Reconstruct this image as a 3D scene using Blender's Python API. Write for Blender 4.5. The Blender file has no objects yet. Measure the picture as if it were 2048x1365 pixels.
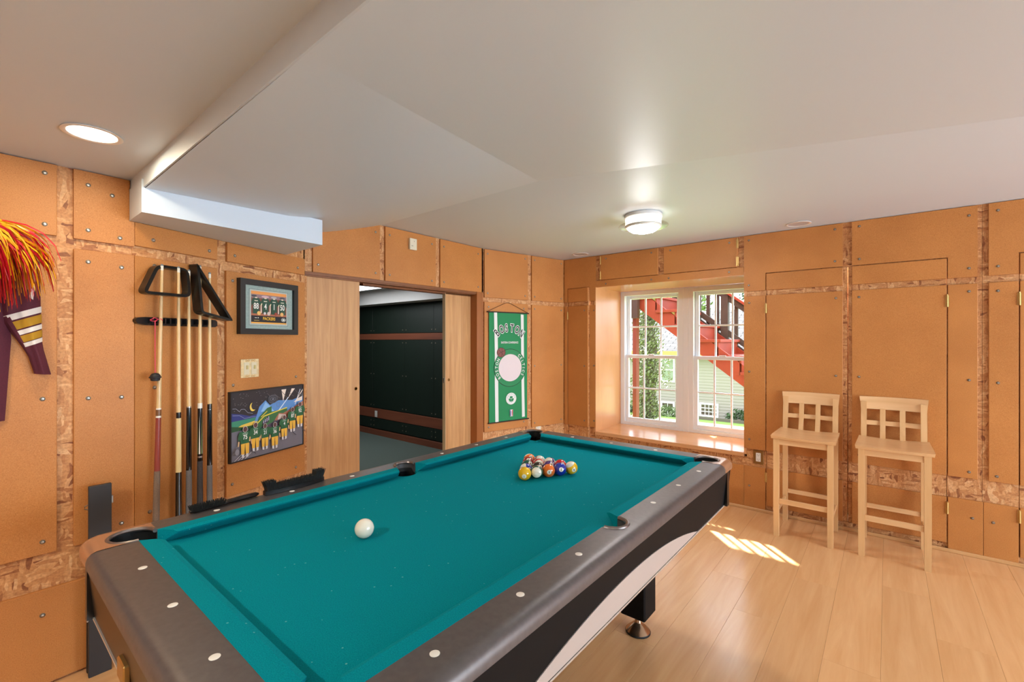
import bpy, bmesh, math, random
from mathutils import Matrix, Vector
random.seed(7)
R = math.radians
scene = bpy.context.scene
C = scene.collection

# ------------------------------------------------------------------ camera, world, sun, large lights, exposure
cam_d = bpy.data.cameras.new('camera'); cam_d.sensor_width = 36.0; cam_d.lens = 16.0
cam_d.clip_start = 0.05; cam_d.clip_end = 200
cam = bpy.data.objects.new('camera', cam_d); C.objects.link(cam)
cam.location = (0, 0, 1.345); cam.rotation_euler = (R(90), 0, R(39.494))
scene.camera = cam
scene.view_settings.view_transform = 'Standard'; scene.view_settings.look = 'None'
scene.view_settings.gamma = 1.0; scene.view_settings.use_curve_mapping = False
scene.view_settings.exposure = 0.26
world = bpy.data.worlds.new('sky'); scene.world = world; world.use_nodes = True
wbg = world.node_tree.nodes['Background']
wbg.inputs['Color'].default_value = (0.82, 0.90, 1.0, 1); wbg.inputs['Strength'].default_value = 5.0

def lamp(name, kind, energy, color, loc, rot=(0, 0, 0), **kw):
    d = bpy.data.lights.new(name, kind); d.energy = energy; d.color = color
    for k, v in kw.items(): setattr(d, k, v)
    o = bpy.data.objects.new(name, d); C.objects.link(o); o.location = loc; o.rotation_euler = rot
    return o
SUN = Vector((0.68, -0.73, -0.73))
lamp('sun', 'SUN', 46.0, (1.0, 0.97, 0.93), (-6, 9, 9), SUN.to_track_quat('-Z', 'Y').to_euler(), angle=0.009)
# daylight entering through the glass door in the right wall
lamp('door_daylight', 'AREA', 150.0, (0.67, 0.84, 1.0), (4.32, 2.20, 1.02), (R(90), 0, R(90)), shape='RECTANGLE', size=3.2, size_y=1.9)
# ------------------------------------------------------------------ helpers
def lin(c):
    return tuple(((v/255)/12.92 if v/255 <= 0.04045 else ((v/255+0.055)/1.055)**2.4) for v in c) + (1,)

MATS = {}
def base_mat(name):
    m = bpy.data.materials.new(name); m.use_nodes = True
    b = m.node_tree.nodes['Principled BSDF']; MATS[name] = m
    return m, m.node_tree, b
def plain(name, rgb, rough=0.5, metal=0.0, spec=0.5, noise=0.0, nscale=40, coat=0.0, bump=0.0, sheen=0.0):
    if name in MATS: return MATS[name]
    m, nt, b = base_mat(name); col = lin(rgb)
    b.inputs['Roughness'].default_value = rough; b.inputs['Metallic'].default_value = metal
    b.inputs['Specular IOR Level'].default_value = spec; b.inputs['Coat Weight'].default_value = coat
    b.inputs['Sheen Weight'].default_value = sheen
    if noise > 0 or bump > 0:
        tc = nt.nodes.new('ShaderNodeTexCoord'); n = nt.nodes.new('ShaderNodeTexNoise')
        n.inputs['Scale'].default_value = nscale; n.inputs['Detail'].default_value = 4
        nt.links.new(tc.outputs['Object'], n.inputs['Vector'])
        if noise > 0:
            cr = nt.nodes.new('ShaderNodeValToRGB')
            cr.color_ramp.elements[0].position = 0.3; cr.color_ramp.elements[1].position = 0.7
            cr.color_ramp.elements[0].color = tuple(v*(1-noise) for v in col[:3]) + (1,)
            cr.color_ramp.elements[1].color = tuple(min(1, v*(1+noise)) for v in col[:3]) + (1,)
            nt.links.new(n.outputs['Fac'], cr.inputs['Fac']); nt.links.new(cr.outputs['Color'], b.inputs['Base Color'])
        else: b.inputs['Base Color'].default_value = col
        if bump > 0:
            bp = nt.nodes.new('ShaderNodeBump'); bp.inputs['Strength'].default_value = bump; bp.inputs['Distance'].default_value = 0.002
            nt.links.new(n.outputs['Fac'], bp.inputs['Height']); nt.links.new(bp.outputs['Normal'], b.inputs['Normal'])
    else: b.inputs['Base Color'].default_value = col
    return m
def emit(name, rgb, strength):
    if name in MATS: return MATS[name]
    m, nt, b = base_mat(name)
    b.inputs['Base Color'].default_value = lin(rgb); b.inputs['Emission Color'].default_value = lin(rgb)
    b.inputs['Emission Strength'].default_value = strength
    return m
def N(nt, kind, **kw):
    n = nt.nodes.new(kind)
    for k, v in kw.items(): setattr(n, k, v)
    return n
def ramp(nt, stops):
    r = N(nt, 'ShaderNodeValToRGB'); e = r.color_ramp.elements
    while len(e) < len(stops): e.new(0.5)
    for el, (p, c) in zip(e, stops): el.position = p; el.color = lin(c)
    return r
def particle_board():
    m, nt, b = base_mat('particle_board'); L = nt.links.new
    tc = N(nt, 'ShaderNodeTexCoord'); oi = N(nt, 'ShaderNodeObjectInfo')
    ad = N(nt, 'ShaderNodeVectorMath', operation='MULTIPLY_ADD')
    L(tc.outputs['Object'], ad.inputs[0]); ad.inputs[1].default_value = (1, 1, 1)
    sc = N(nt, 'ShaderNodeVectorMath', operation='SCALE'); sc.inputs[0].default_value = (7, 3, 5); L(oi.outputs['Random'], sc.inputs['Scale'])
    L(sc.outputs[0], ad.inputs[2])
    v = N(nt, 'ShaderNodeTexNoise'); v.inputs['Scale'].default_value = 300; v.inputs['Detail'].default_value = 3; v.inputs['Roughness'].default_value = 0.65; L(ad.outputs[0], v.inputs['Vector'])
    r1 = ramp(nt, [(0.30, (176, 110, 54)), (0.42, (197, 130, 68)), (0.56, (202, 135, 72)), (0.66, (208, 142, 79)), (0.76, (226, 168, 108))])
    L(v.outputs['Fac'], r1.inputs['Fac'])
    n = N(nt, 'ShaderNodeTexNoise'); n.inputs['Scale'].default_value = 3.5; n.inputs['Detail'].default_value = 6; L(ad.outputs[0], n.inputs['Vector'])
    r2 = ramp(nt, [(0.3, (236, 232, 228)), (0.7, (255, 255, 255))]); L(n.outputs['Fac'], r2.inputs['Fac'])
    mx = N(nt, 'ShaderNodeMix', data_type='RGBA', blend_type='MULTIPLY'); mx.inputs[0].default_value = 1
    L(r1.outputs[0], mx.inputs[6]); L(r2.outputs[0], mx.inputs[7]); L(mx.outputs[2], b.inputs['Base Color'])
    b.inputs['Roughness'].default_value = 0.5; b.inputs['Specular IOR Level'].default_value = 0.35
    return m
def osb():
    m, nt, b = base_mat('osb'); L = nt.links.new
    tc = N(nt, 'ShaderNodeTexCoord')
    ns = N(nt, 'ShaderNodeTexNoise'); ns.inputs['Scale'].default_value = 9; L(tc.outputs['Object'], ns.inputs['Vector'])
    wob = N(nt, 'ShaderNodeVectorMath', operation='MULTIPLY_ADD'); L(ns.outputs['Color'], wob.inputs[0])
    wob.inputs[1].default_value = (0.05, 0.05, 0.05); L(tc.outputs['Object'], wob.inputs[2])
    outs = []
    for scl, rot in (((17, 17, 80), (0.35, 0.35, 0)), ((85, 85, 17), (-0.3, -0.3, 0))):
        mp = N(nt, 'ShaderNodeMapping'); mp.inputs['Scale'].default_value = scl; mp.inputs['Rotation'].default_value = rot
        L(wob.outputs[0], mp.inputs['Vector'])
        v = N(nt, 'ShaderNodeTexVoronoi'); v.inputs['Scale'].default_value = 1.0; L(mp.outputs[0], v.inputs['Vector'])
        outs.append(v)
    msk = N(nt, 'ShaderNodeTexVoronoi'); msk.inputs['Scale'].default_value = 22; L(wob.outputs[0], msk.inputs['Vector'])
    s0 = N(nt, 'ShaderNodeSeparateColor'); L(msk.outputs['Color'], s0.inputs[0])
    gt = N(nt, 'ShaderNodeMath', operation='GREATER_THAN'); L(s0.outputs[0], gt.inputs[0]); gt.inputs[1].default_value = 0.5
    mx = N(nt, 'ShaderNodeMix', data_type='RGBA'); L(gt.outputs[0], mx.inputs[0])
    L(outs[0].outputs['Color'], mx.inputs[6]); L(outs[1].outputs['Color'], mx.inputs[7])
    s1 = N(nt, 'ShaderNodeSeparateColor'); L(mx.outputs[2], s1.inputs[0])
    r1 = ramp(nt, [(0.0, (140, 82, 44)), (0.05, (168, 106, 60)), (0.12, (196, 134, 80)), (0.5, (210, 152, 96)), (0.85, (222, 168, 114)), (1.0, (232, 184, 132))])
    L(s1.outputs[0], r1.inputs['Fac'])
    fn = N(nt, 'ShaderNodeTexNoise'); fn.inputs['Scale'].default_value = 120; fn.inputs['Detail'].default_value = 3; L(tc.outputs['Object'], fn.inputs['Vector'])
    r2 = ramp(nt, [(0.3, (222, 212, 204)), (0.65, (255, 255, 255))]); L(fn.outputs['Fac'], r2.inputs['Fac'])
    m2 = N(nt, 'ShaderNodeMix', data_type='RGBA', blend_type='MULTIPLY'); m2.inputs[0].default_value = 1
    L(r1.outputs[0], m2.inputs[6]); L(r2.outputs[0], m2.inputs[7]); L(m2.outputs[2], b.inputs['Base Color'])
    bp = N(nt, 'ShaderNodeBump'); bp.inputs['Strength'].default_value = 0.35; bp.inputs['Distance'].default_value = 0.003
    L(s1.outputs[1], bp.inputs['Height']); L(bp.outputs['Normal'], b.inputs['Normal'])
    b.inputs['Roughness'].default_value = 0.6
    return m
def wood(name, c0, c1, axis='z', rough=0.35, scale=9, stretch=14, vary=0.0, coat=0.0):
    m, nt, b = base_mat(name); L = nt.links.new
    tc = N(nt, 'ShaderNodeTexCoord'); oi = N(nt, 'ShaderNodeObjectInfo')
    off = N(nt, 'ShaderNodeVectorMath', operation='SCALE'); off.inputs[0].default_value = (13.1, 7.7, 9.3); L(oi.outputs['Random'], off.inputs['Scale'])
    ad = N(nt, 'ShaderNodeVectorMath', operation='ADD'); L(tc.outputs['Object'], ad.inputs[0]); L(off.outputs[0], ad.inputs[1])
    mp = N(nt, 'ShaderNodeMapping'); s = [stretch]*3; s['xyz'.index(axis)] = 1.0
    mp.inputs['Scale'].default_value = s; L(ad.outputs[0], mp.inputs['Vector'])
    n = N(nt, 'ShaderNodeTexNoise'); n.inputs['Scale'].default_value = scale/6; n.inputs['Detail'].default_value = 7
    n.inputs['Roughness'].default_value = 0.6; n.inputs['Distortion'].default_value = 0.6; L(mp.outputs[0], n.inputs['Vector'])
    r = ramp(nt, [(0.25, c0), (0.75, c1)]); L(n.outputs['Fac'], r.inputs['Fac'])
    if vary > 0:
        hs = N(nt, 'ShaderNodeHueSaturation'); mr = N(nt, 'ShaderNodeMapRange'); L(oi.outputs['Random'], mr.inputs['Value'])
        mr.inputs['To Min'].default_value = 1-vary; mr.inputs['To Max'].default_value = 1+vary
        L(mr.outputs[0], hs.inputs['Value']); L(r.outputs[0], hs.inputs['Color']); L(hs.outputs[0], b.inputs['Base Color'])
    else: L(r.outputs[0], b.inputs['Base Color'])
    b.inputs['Roughness'].default_value = rough; b.inputs['Coat Weight'].default_value = coat; b.inputs['Coat Roughness'].default_value = 0.15
    return m
def felt():
    m, nt, b = base_mat('teal_cloth'); L = nt.links.new
    tc = N(nt, 'ShaderNodeTexCoord')
    n = N(nt, 'ShaderNodeTexNoise'); n.inputs['Scale'].default_value = 420; n.inputs['Detail'].default_value = 2; L(tc.outputs['Object'], n.inputs['Vector'])
    r = ramp(nt, [(0.3, (0, 120, 132)), (0.7, (2, 141, 151))]); L(n.outputs['Fac'], r.inputs['Fac'])
    v = N(nt, 'ShaderNodeTexVoronoi'); v.inputs['Scale'].default_value = 34; L(tc.outputs['Object'], v.inputs['Vector'])
    n2 = N(nt, 'ShaderNodeTexNoise'); n2.inputs['Scale'].default_value = 5; L(tc.outputs['Object'], n2.inputs['Vector'])
    gt = N(nt, 'ShaderNodeMath', operation='GREATER_THAN'); L(n2.outputs['Fac'], gt.inputs[0]); gt.inputs[1].default_value = 0.5
    lt = N(nt, 'ShaderNodeMath', operation='LESS_THAN'); L(v.outputs['Distance'], lt.inputs[0]); lt.inputs[1].default_value = 0.075
    mu = N(nt, 'ShaderNodeMath', operation='MULTIPLY'); L(gt.outputs[0], mu.inputs[0]); L(lt.outputs[0], mu.inputs[1])
    m3 = N(nt, 'ShaderNodeMath', operation='MULTIPLY'); L(mu.outputs[0], m3.inputs[0]); m3.inputs[1].default_value = 0.55
    mx = N(nt, 'ShaderNodeMix', data_type='RGBA'); L(m3.outputs[0], mx.inputs[0]); L(r.outputs[0], mx.inputs[6]); mx.inputs[7].default_value = lin((120, 190, 185))
    L(mx.outputs[2], b.inputs['Base Color'])
    b.inputs['Roughness'].default_value = 0.95; b.inputs['Specular IOR Level'].default_value = 0.05
    b.inputs['Sheen Weight'].default_value = 0.08; b.inputs['Sheen Tint'].default_value = lin((60, 190, 190))
    return m
def glass():
    m, nt, b = base_mat('window_glass'); L = nt.links.new
    nt.nodes.remove(b); out = nt.nodes['Material Output']
    t = N(nt, 'ShaderNodeBsdfTransparent'); g = N(nt, 'ShaderNodeBsdfGlossy'); g.inputs['Roughness'].default_value = 0.02
    fr = N(nt, 'ShaderNodeLayerWeight'); fr.inputs['Blend'].default_value = 0.3
    mu = N(nt, 'ShaderNodeMath', operation='MULTIPLY'); L(fr.outputs['Facing'], mu.inputs[0]); mu.inputs[1].default_value = 0.18
    mx = N(nt, 'ShaderNodeMixShader'); L(mu.outputs[0], mx.inputs[0]); L(t.outputs[0], mx.inputs[1]); L(g.outputs[0], mx.inputs[2]); L(mx.outputs[0], out.inputs['Surface'])
    return m
def shingles():
    m, nt, b = base_mat('roof_shingles'); L = nt.links.new
    tc = N(nt, 'ShaderNodeTexCoord')
    br = N(nt, 'ShaderNodeTexBrick'); br.inputs['Scale'].default_value = 1.0
    br.inputs['Brick Width'].default_value = 0.45; br.inputs['Row Height'].default_value = 0.16; br.inputs['Mortar Size'].default_value = 0.016
    br.inputs['Color1'].default_value = lin((104, 103, 102)); br.inputs['Color2'].default_value = lin((88, 87, 86)); br.inputs['Mortar'].default_value = lin((56, 56, 57))
    L(tc.outputs['UV'], br.inputs['Vector']); L(br.outputs['Color'], b.inputs['Base Color']); b.inputs['Roughness'].default_value = 0.95; b.inputs['Specular IOR Level'].default_value = 0.0
    return m

PB = particle_board(); OSB = osb(); FELT = felt(); GLASS = glass()
MAPLE = wood('maple_stool', (214, 164, 108), (232, 188, 134), 'z', 0.4, 8, 16)
MAPLE_X = wood('maple_stool_crosswise', (216, 166, 112), (234, 190, 140), 'x', 0.35, 8, 16)
LUAN = wood('luan_door', (178, 126, 78), (216, 168, 114), 'z', 0.45, 12, 16)
FLOORW = wood('maple_plank', (216, 162, 108), (232, 184, 132), 'y', 0.26, 9, 14, vary=0.04, coat=0.35)
REVEAL = wood('varnished_reveal', (206, 146, 96), (218, 160, 110), 'z', 0.3, 6, 5)
SILLW = wood('varnished_sill', (208, 148, 98), (222, 166, 116), 'x', 0.18, 6, 8)
CEILP = plain('ceiling_paint', (206, 218, 230), 0.46, bump=0.05, nscale=160)
TRIMW = plain('white_trim', (240, 245, 252), 0.35)
BLACKP = plain('black_plastic', (18, 18, 19), 0.28)
BROWNJ = wood('brown_jamb', (120, 72, 38), (142, 88, 48), 'z', 0.45, 7, 10)
STEEL = plain('screw_steel', (176, 170, 160), 0.35, 0.9)
WASH = plain('screw_washer', (120, 108, 92), 0.5, 0.5)
BRASSH = plain('brass_hinge', (196, 160, 98), 0.35, 0.85)
IVORY = plain('ivory_plastic', (226, 214, 182), 0.4)

class MB:
    def __init__(s): s.v = []; s.f = []; s.m = []; s.sm = []
    def add(s, verts, faces, mat=0, smooth=False):
        o = len(s.v); s.v += [tuple(p) for p in verts]
        for f in faces: s.f.append([i+o for i in f]); s.m.append(mat); s.sm.append(smooth)
        return s
    def box(s, x0, x1, y0, y1, z0, z1, mat=0, b=0.0):
        if b <= 0:
            v = [(x, y, z) for z in (z0, z1) for y in (y0, y1) for x in (x0, x1)]
            return s.add(v, [(0, 2, 3, 1), (4, 5, 7, 6), (0, 1, 5, 4), (2, 6, 7, 3), (0, 4, 6, 2), (1, 3, 7, 5)], mat)
        bm = bmesh.new(); bmesh.ops.create_cube(bm, size=1)
        for q in bm.verts: q.co = Vector(((x0+x1)/2+q.co.x*(x1-x0), (y0+y1)/2+q.co.y*(y1-y0), (z0+z1)/2+q.co.z*(z1-z0)))
        bmesh.ops.bevel(bm, geom=bm.edges[:], offset=b, segments=1, affect='EDGES')
        bm.verts.index_update()
        s.add([q.co[:] for q in bm.verts], [[q.index for q in f.verts] for f in bm.faces], mat); bm.free()
        return s
    def prism(s, poly, a, b, axis='z', mat=0, smooth=False):
        # poly: counter-clockwise (u, v); axis z -> (u,v,a..b); y -> (u,t,v); x -> (t,u,v)
        ar = sum(poly[i][0]*poly[(i+1) % len(poly)][1]-poly[(i+1) % len(poly)][0]*poly[i][1] for i in range(len(poly)))
        if ar < 0: poly = poly[::-1]
        n = len(poly)
        def P(u, v, t): return {'z': (u, v, t), 'y': (u, t, v), 'x': (t, u, v)}[axis]
        vs = [P(u, v, a) for u, v in poly]+[P(u, v, b) for u, v in poly]
        fs = [list(range(n))[::-1], list(range(n, 2*n))]+[[i, (i+1) % n, n+(i+1) % n, n+i] for i in range(n)]
        if axis == 'y': fs = [f[::-1] for f in fs]
        o = len(s.f); s.add(vs, fs, mat)
        if smooth:
            for k in range(o+2, len(s.f)): s.sm[k] = True
        return s
    def lathe(s, prof, n=24, c=(0, 0, 0), mat=0, smooth=True, axis='z'):
        vs = []; fs = []
        for r, z in prof:
            for k in range(n):
                a = 2*math.pi*k/n; p = (r*math.cos(a), r*math.sin(a), z)
                if axis == 'y': p = (p[0], -p[2], p[1])
                vs.append((c[0]+p[0], c[1]+p[1], c[2]+p[2]))
        for i in range(len(prof)-1):
            for k in range(n): fs.append((i*n+k, i*n+(k+1) % n, (i+1)*n+(k+1) % n, (i+1)*n+k))
        if prof[0][0] > 1e-6: fs.append(tuple(range(n))[::-1])
        if prof[-1][0] > 1e-6: fs.append(tuple(range((len(prof)-1)*n, len(prof)*n)))
        return s.add(vs, fs, mat, smooth)
    def tube(s, pts, rad, n=8, mat=0, cap=True, closed=False):
        pts = [Vector(p) for p in pts]; m = len(pts); vs = []; fs = []
        for i, p in enumerate(pts):
            if closed: d = pts[(i+1) % m]-pts[i-1]
            else: d = pts[min(i+1, m-1)]-pts[max(i-1, 0)]
            d.normalize(); up = Vector((0, 0, 1)) if abs(d.z) < 0.9 else Vector((1, 0, 0))
            a = d.cross(up).normalized(); b = a.cross(d).normalized()
            r = rad[i] if isinstance(rad, (list, tuple)) else rad
            for k in range(n):
                t = 2*math.pi*k/n; vs.append(p+(a*math.cos(t)+b*math.sin(t))*r)
        for i in range(m if closed else m-1):
            for k in range(n): fs.append((i*n+k, i*n+(k+1) % n, ((i+1) % m)*n+(k+1) % n, ((i+1) % m)*n+k))
        if cap and not closed: fs += [tuple(range(n))[::-1], tuple(range((m-1)*n, m*n))]
        return s.add(vs, fs, mat, True)
    def loft(s, rings, mat=0, smooth=True, cap=True):
        n = len(rings[0]); vs = [p for r in rings for p in r]; fs = []
        for i in range(len(rings)-1):
            for k in range(n): fs.append((i*n+k, i*n+(k+1) % n, (i+1)*n+(k+1) % n, (i+1)*n+k))
        if cap: fs += [tuple(range(n))[::-1], tuple(range((len(rings)-1)*n, len(rings)*n))]
        return s.add(vs, fs, mat, smooth)
    def xf(s, M): s.v = [tuple(M @ Vector(p)) for p in s.v]; return s
    def mesh(s, name, mats, fix=True):
        me = bpy.data.meshes.new(name); me.from_pydata(s.v, [], s.f)
        mats = mats if isinstance(mats, (list, tuple)) else [mats]
        for m in mats: me.materials.append(m)
        me.polygons.foreach_set('material_index', s.m); me.polygons.foreach_set('use_smooth', s.sm)
        if fix:
            bm = bmesh.new(); bm.from_mesh(me); bmesh.ops.recalc_face_normals(bm, faces=bm.faces); bm.to_mesh(me); bm.free()
        if any(s.sm): me.set_sharp_from_angle(angle=R(38))
        me.update(); return me
    def build(s, name, mats, parent=None, loc=(0, 0, 0), rz=0.0, fix=True):
        return obj(name, s.mesh(name, mats, fix), parent, loc, rz)

def obj(name, me, parent=None, loc=(0, 0, 0), rz=0.0):
    o = bpy.data.objects.new(name, me); C.objects.link(o); o.location = loc; o.rotation_euler = (0, 0, rz)
    if parent: o.parent = parent
    return o
def thing(name, label, cat, loc=(0, 0, 0), rz=0.0, group=None):
    o = bpy.data.objects.new(name, None); C.objects.link(o); o.empty_display_size = 0.05
    o.location = loc; o.rotation_euler = (0, 0, rz); return tag(o, label, cat, group)
def tag(o, label, cat, group=None):
    o['label'] = label; o['category'] = cat
    if group: o['group'] = group
    return o
def struct(o, label=None):
    o['kind'] = 'structure'
    if label: o['label'] = label
    return o
def copy_tree(o, parent=None):
    c = o.copy(); C.objects.link(c); c.parent = parent
    for ch in o.children: copy_tree(ch, c)
    return c
_tc = {}
def text_geo(t, size=1.0, bold=0.0):
    key = (t, round(bold, 4))
    if key not in _tc:
        cu = bpy.data.curves.new('t', 'FONT'); cu.body = t; cu.size = 1.0; cu.align_x = 'CENTER'; cu.align_y = 'CENTER'
        cu.resolution_u = 3; cu.offset = bold
        o = bpy.data.objects.new('t', cu); C.objects.link(o); dg = bpy.context.evaluated_depsgraph_get()
        me = bpy.data.meshes.new_from_object(o.evaluated_get(dg))
        vs = [(v.co.x, v.co.y) for v in me.vertices]; fs = [tuple(p.vertices) for p in me.polygons]
        bpy.data.objects.remove(o); bpy.data.curves.remove(cu); bpy.data.meshes.remove(me)
        if vs:
            cx = (min(v[0] for v in vs)+max(v[0] for v in vs))/2; cy = (min(v[1] for v in vs)+max(v[1] for v in vs))/2
            vs = [(x-cx, y-cy) for x, y in vs]
        _tc[key] = (vs, fs)
    vs, fs = _tc[key]
    return [(x*size, y*size) for x, y in vs], fs
class Art:
    """flat print on a picture: coordinates (u, v), front towards -y; every layer a hair in front of the last"""
    def __init__(s, y0): s.mb = MB(); s.y = y0; s.mats = []; s.names = {}
    def mi(s, rgb):
        k = 'print_%d_%d_%d' % tuple(rgb)
        if k not in s.names: s.names[k] = len(s.mats); s.mats.append(plain(k, rgb, 0.55))
        return s.names[k]
    def poly(s, pts, rgb):
        s.y -= 0.00012
        ar = sum(pts[i][0]*pts[(i+1) % len(pts)][1]-pts[(i+1) % len(pts)][0]*pts[i][1] for i in range(len(pts)))
        if ar < 0: pts = pts[::-1]
        s.mb.add([(u, s.y, v) for u, v in pts], [list(range(len(pts)))], s.mi(rgb))
    def rect(s, u0, u1, v0, v1, rgb): s.poly([(u0, v0), (u1, v0), (u1, v1), (u0, v1)], rgb)
    def ell(s, u, v, ru, rv, rgb, n=28, a0=0, a1=360):
        k = range(n+1) if a1-a0 < 360 else range(n)
        s.poly([(u+ru*math.cos(R(a0+(a1-a0)*i/n)), v+rv*math.sin(R(a0+(a1-a0)*i/n))) for i in k], rgb)
    def line(s, pts, w, rgb):
        for (a, b), (c, d) in zip(pts, pts[1:]):
            L = math.hypot(c-a, d-b) or 1; nx, ny = -(d-b)/L*w/2, (c-a)/L*w/2
            s.poly([(a+nx, b+ny), (a-nx, b-ny), (c-nx, d-ny), (c+nx, d+ny)], rgb); s.y += 0.00011
        s.y -= 0.00011
    def text(s, t, u, v, size, rgb, sx=1.0, bold=0.0, rot=0.0, shear=0.0):
        s.y -= 0.00012; vs, fs = text_geo(t, size, bold); c, d = math.cos(rot), math.sin(rot)
        pts = [((x*sx+shear*y), y) for x, y in vs]
        s.mb.add([(u+x*c-y*d, s.y, v+x*d+y*c) for x, y in pts], fs, s.mi(rgb))
    def build(s, name, parent): return s.mb.build(name, s.mats, parent, fix=False)

# ------------------------------------------------------------------ room dimensions
CEIL = 2.192; YB = 4.0117; XA = -2.5286; XC = -2.8424; XR = 4.40; YF = -3.0
PT = 0.016                                       # thickness of the particle-board panels
class Sec:
    def __init__(s, p, q):
        s.o = (p[0], p[1], 0); s.a = math.atan2(q[1]-p[1], q[0]-p[0]); s.L = math.hypot(q[0]-p[0], q[1]-p[1])
SA = Sec((XA, 0), (XA, 1)); SB = Sec((XA, 0.4842), (XC, 1.3898)); SC = Sec((XC, 0), (XC, 1)); SD = Sec((XC, 3.0487), (-2.603, YB)); SK = Sec((0, YB), (1, YB))

screw_me = MB().lathe([(0.0085, 0), (0.0085, 0.0015), (0.0055, 0.0028)], 10, axis='y').lathe([(0.0052, 0.002), (0.0042, 0.0042), (0.0, 0.0048)], 8, axis='y', mat=1).mesh('screw', [WASH, STEEL])
def screw(parent, s, z): return obj('screw', screw_me, parent, (s, 0, z))
def panel(parent, sec, poly, screws=None, y0=0.0, mat=None, name='panel', thick=PT, bevel=0.0015):
    if len(poly) == 4 and not isinstance(poly[0], tuple):
        s0, s1, z0, z1 = poly; mb = MB().box(s0, s1, y0, y0+thick, z0, z1, b=bevel)
        if screws is None:
            ix = min(0.035, (s1-s0)*0.3); screws = [(s, z) for s in (s0+ix, s1-ix) for z in (z0+0.04, z1-0.04)]
            if z1-z0 > 0.8: screws += [(s, (z0+z1)/2) for s in (s0+ix, s1-ix)]
            if s1-s0 < 0.06: screws = []
    else: mb = MB().prism(poly, y0, y0+thick, 'y')
    o = mb.build(name, mat or PB, parent, sec.o if sec else (0, 0, 0), sec.a if sec else 0)
    for s, z in (screws or []): screw(o, s, z)
    return o

# ------------------------------------------------------------------ left wall (four runs: straight, angled, door wall, angled)
wl = MB()
def run(mb, sec, s0, s1, z0=0.0, z1=2.3, t=0.13, y0=PT):
    b = MB().box(s0, s1, y0, y0+t, z0, z1); b.xf(Matrix.Translation(sec.o) @ Matrix.Rotation(sec.a, 4, 'Z')); mb.add(b.v, b.f)
run(wl, SA, -3.1, 0.484); run(wl, SB, -0.002, SB.L+0.03); run(wl, SD, -0.03, SD.L+0.1)
run(wl, SC, 1.372, 1.395); run(wl, SC, 1.38, 3.07, 1.79, 2.3); run(wl, SC, 3.03, 3.075)
wall_left = struct(wl.build('wall_left', OSB), 'orange particle board and strand board wall left of the pool table')
# straight run nearest the camera
panel(wall_left, SA, (-0.92, 0.244, 1.761, 2.04), [(0.21, 1.80), (0.21, 2.0)])
panel(wall_left, SA, [(0.292, 1.760), (0.4835, 1.756), (0.4835, 1.864), (0.466, 1.864), (0.466, 2.04), (0.292, 2.04)], [(0.335, 1.80), (0.435, 1.785), (0.335, 1.985), (0.41, 1.96)])
panel(wall_left, SA, (-0.92, 0.244, 0.516, 1.722), [(0.204, 1.12), (0.204, 0.565)])
panel(wall_left, SA, (0.292, 0.4835, 0.517, 1.718), [(0.335, 1.67), (0.44, 1.66), (0.335, 1.11), (0.44, 1.105), (0.44, 0.565)])
panel(wall_left, SA, (-0.92, 0.4835, 0.01, 0.376), [(0.204, 0.28), (-0.3, 0.28)])
for z0, z1 in ((1.761, 2.04), (0.516, 1.722), (0.01, 0.376)):
    panel(wall_left, SA, (-2.95, -1.0, z0, z1))
# angled run with the cue rack
panel(wall_left, SB, (0.002, 0.378, 1.762, 1.864), [(0.075, 1.80), (0.335, 1.80)])
panel(wall_left, SB, (0.432, 0.957, 1.763, 1.864), [(0.475, 1.80), (0.90, 1.80)])
panel(wall_left, SB, (0.002, 0.378, 0.52, 1.718), [(0.08, 1.685), (0.08, 1.135), (0.06, 0.58)])
panel(wall_left, SB, (0.427, 0.957, 0.523, 1.714), [(0.462, 1.665), (0.465, 1.11), (0.885, 1.125), (0.885, 0.565), (0.46, 0.585)])
panel(wall_left, SB, (0.002, 0.957, 0.01, 0.376), [(0.3, 0.2), (0.7, 0.2)])
# door wall header
panel(wall_left, SC, [(1.442, 1.79), (1.94, 1.79), (1.94, 2.188), (1.5, 2.075), (1.442, 2.03)], [(1.476, 1.84), (1.905, 1.835), (1.905, 2.13)])
panel(wall_left, SC, (1.988, 2.473, 1.789, 2.188), [(2.025, 1.835), (2.43, 1.832), (2.025, 2.13), (2.43, 2.13)])
panel(wall_left, SC, (2.521, 3.018, 1.787, 2.188), [(2.56, 1.835), (2.97, 1.832), (2.56, 2.13), (2.97, 2.13)])
# angled run with the banner
panel(wall_left, SD, (0.004, 0.512, 1.745, 2.188)); panel(wall_left, SD, (0.562, 0.988, 1.745, 2.188))
panel(wall_left, SD, (0.002, 0.512, 0.508, 1.706), [(0.05, 1.66), (0.46, 1.66), (0.05, 0.55), (0.46, 0.56)]); panel(wall_left, SD, (0.562, 0.988, 0.492, 1.703))
panel(wall_left, SD, (0.002, 0.988, 0.01, 0.355), [])

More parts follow.
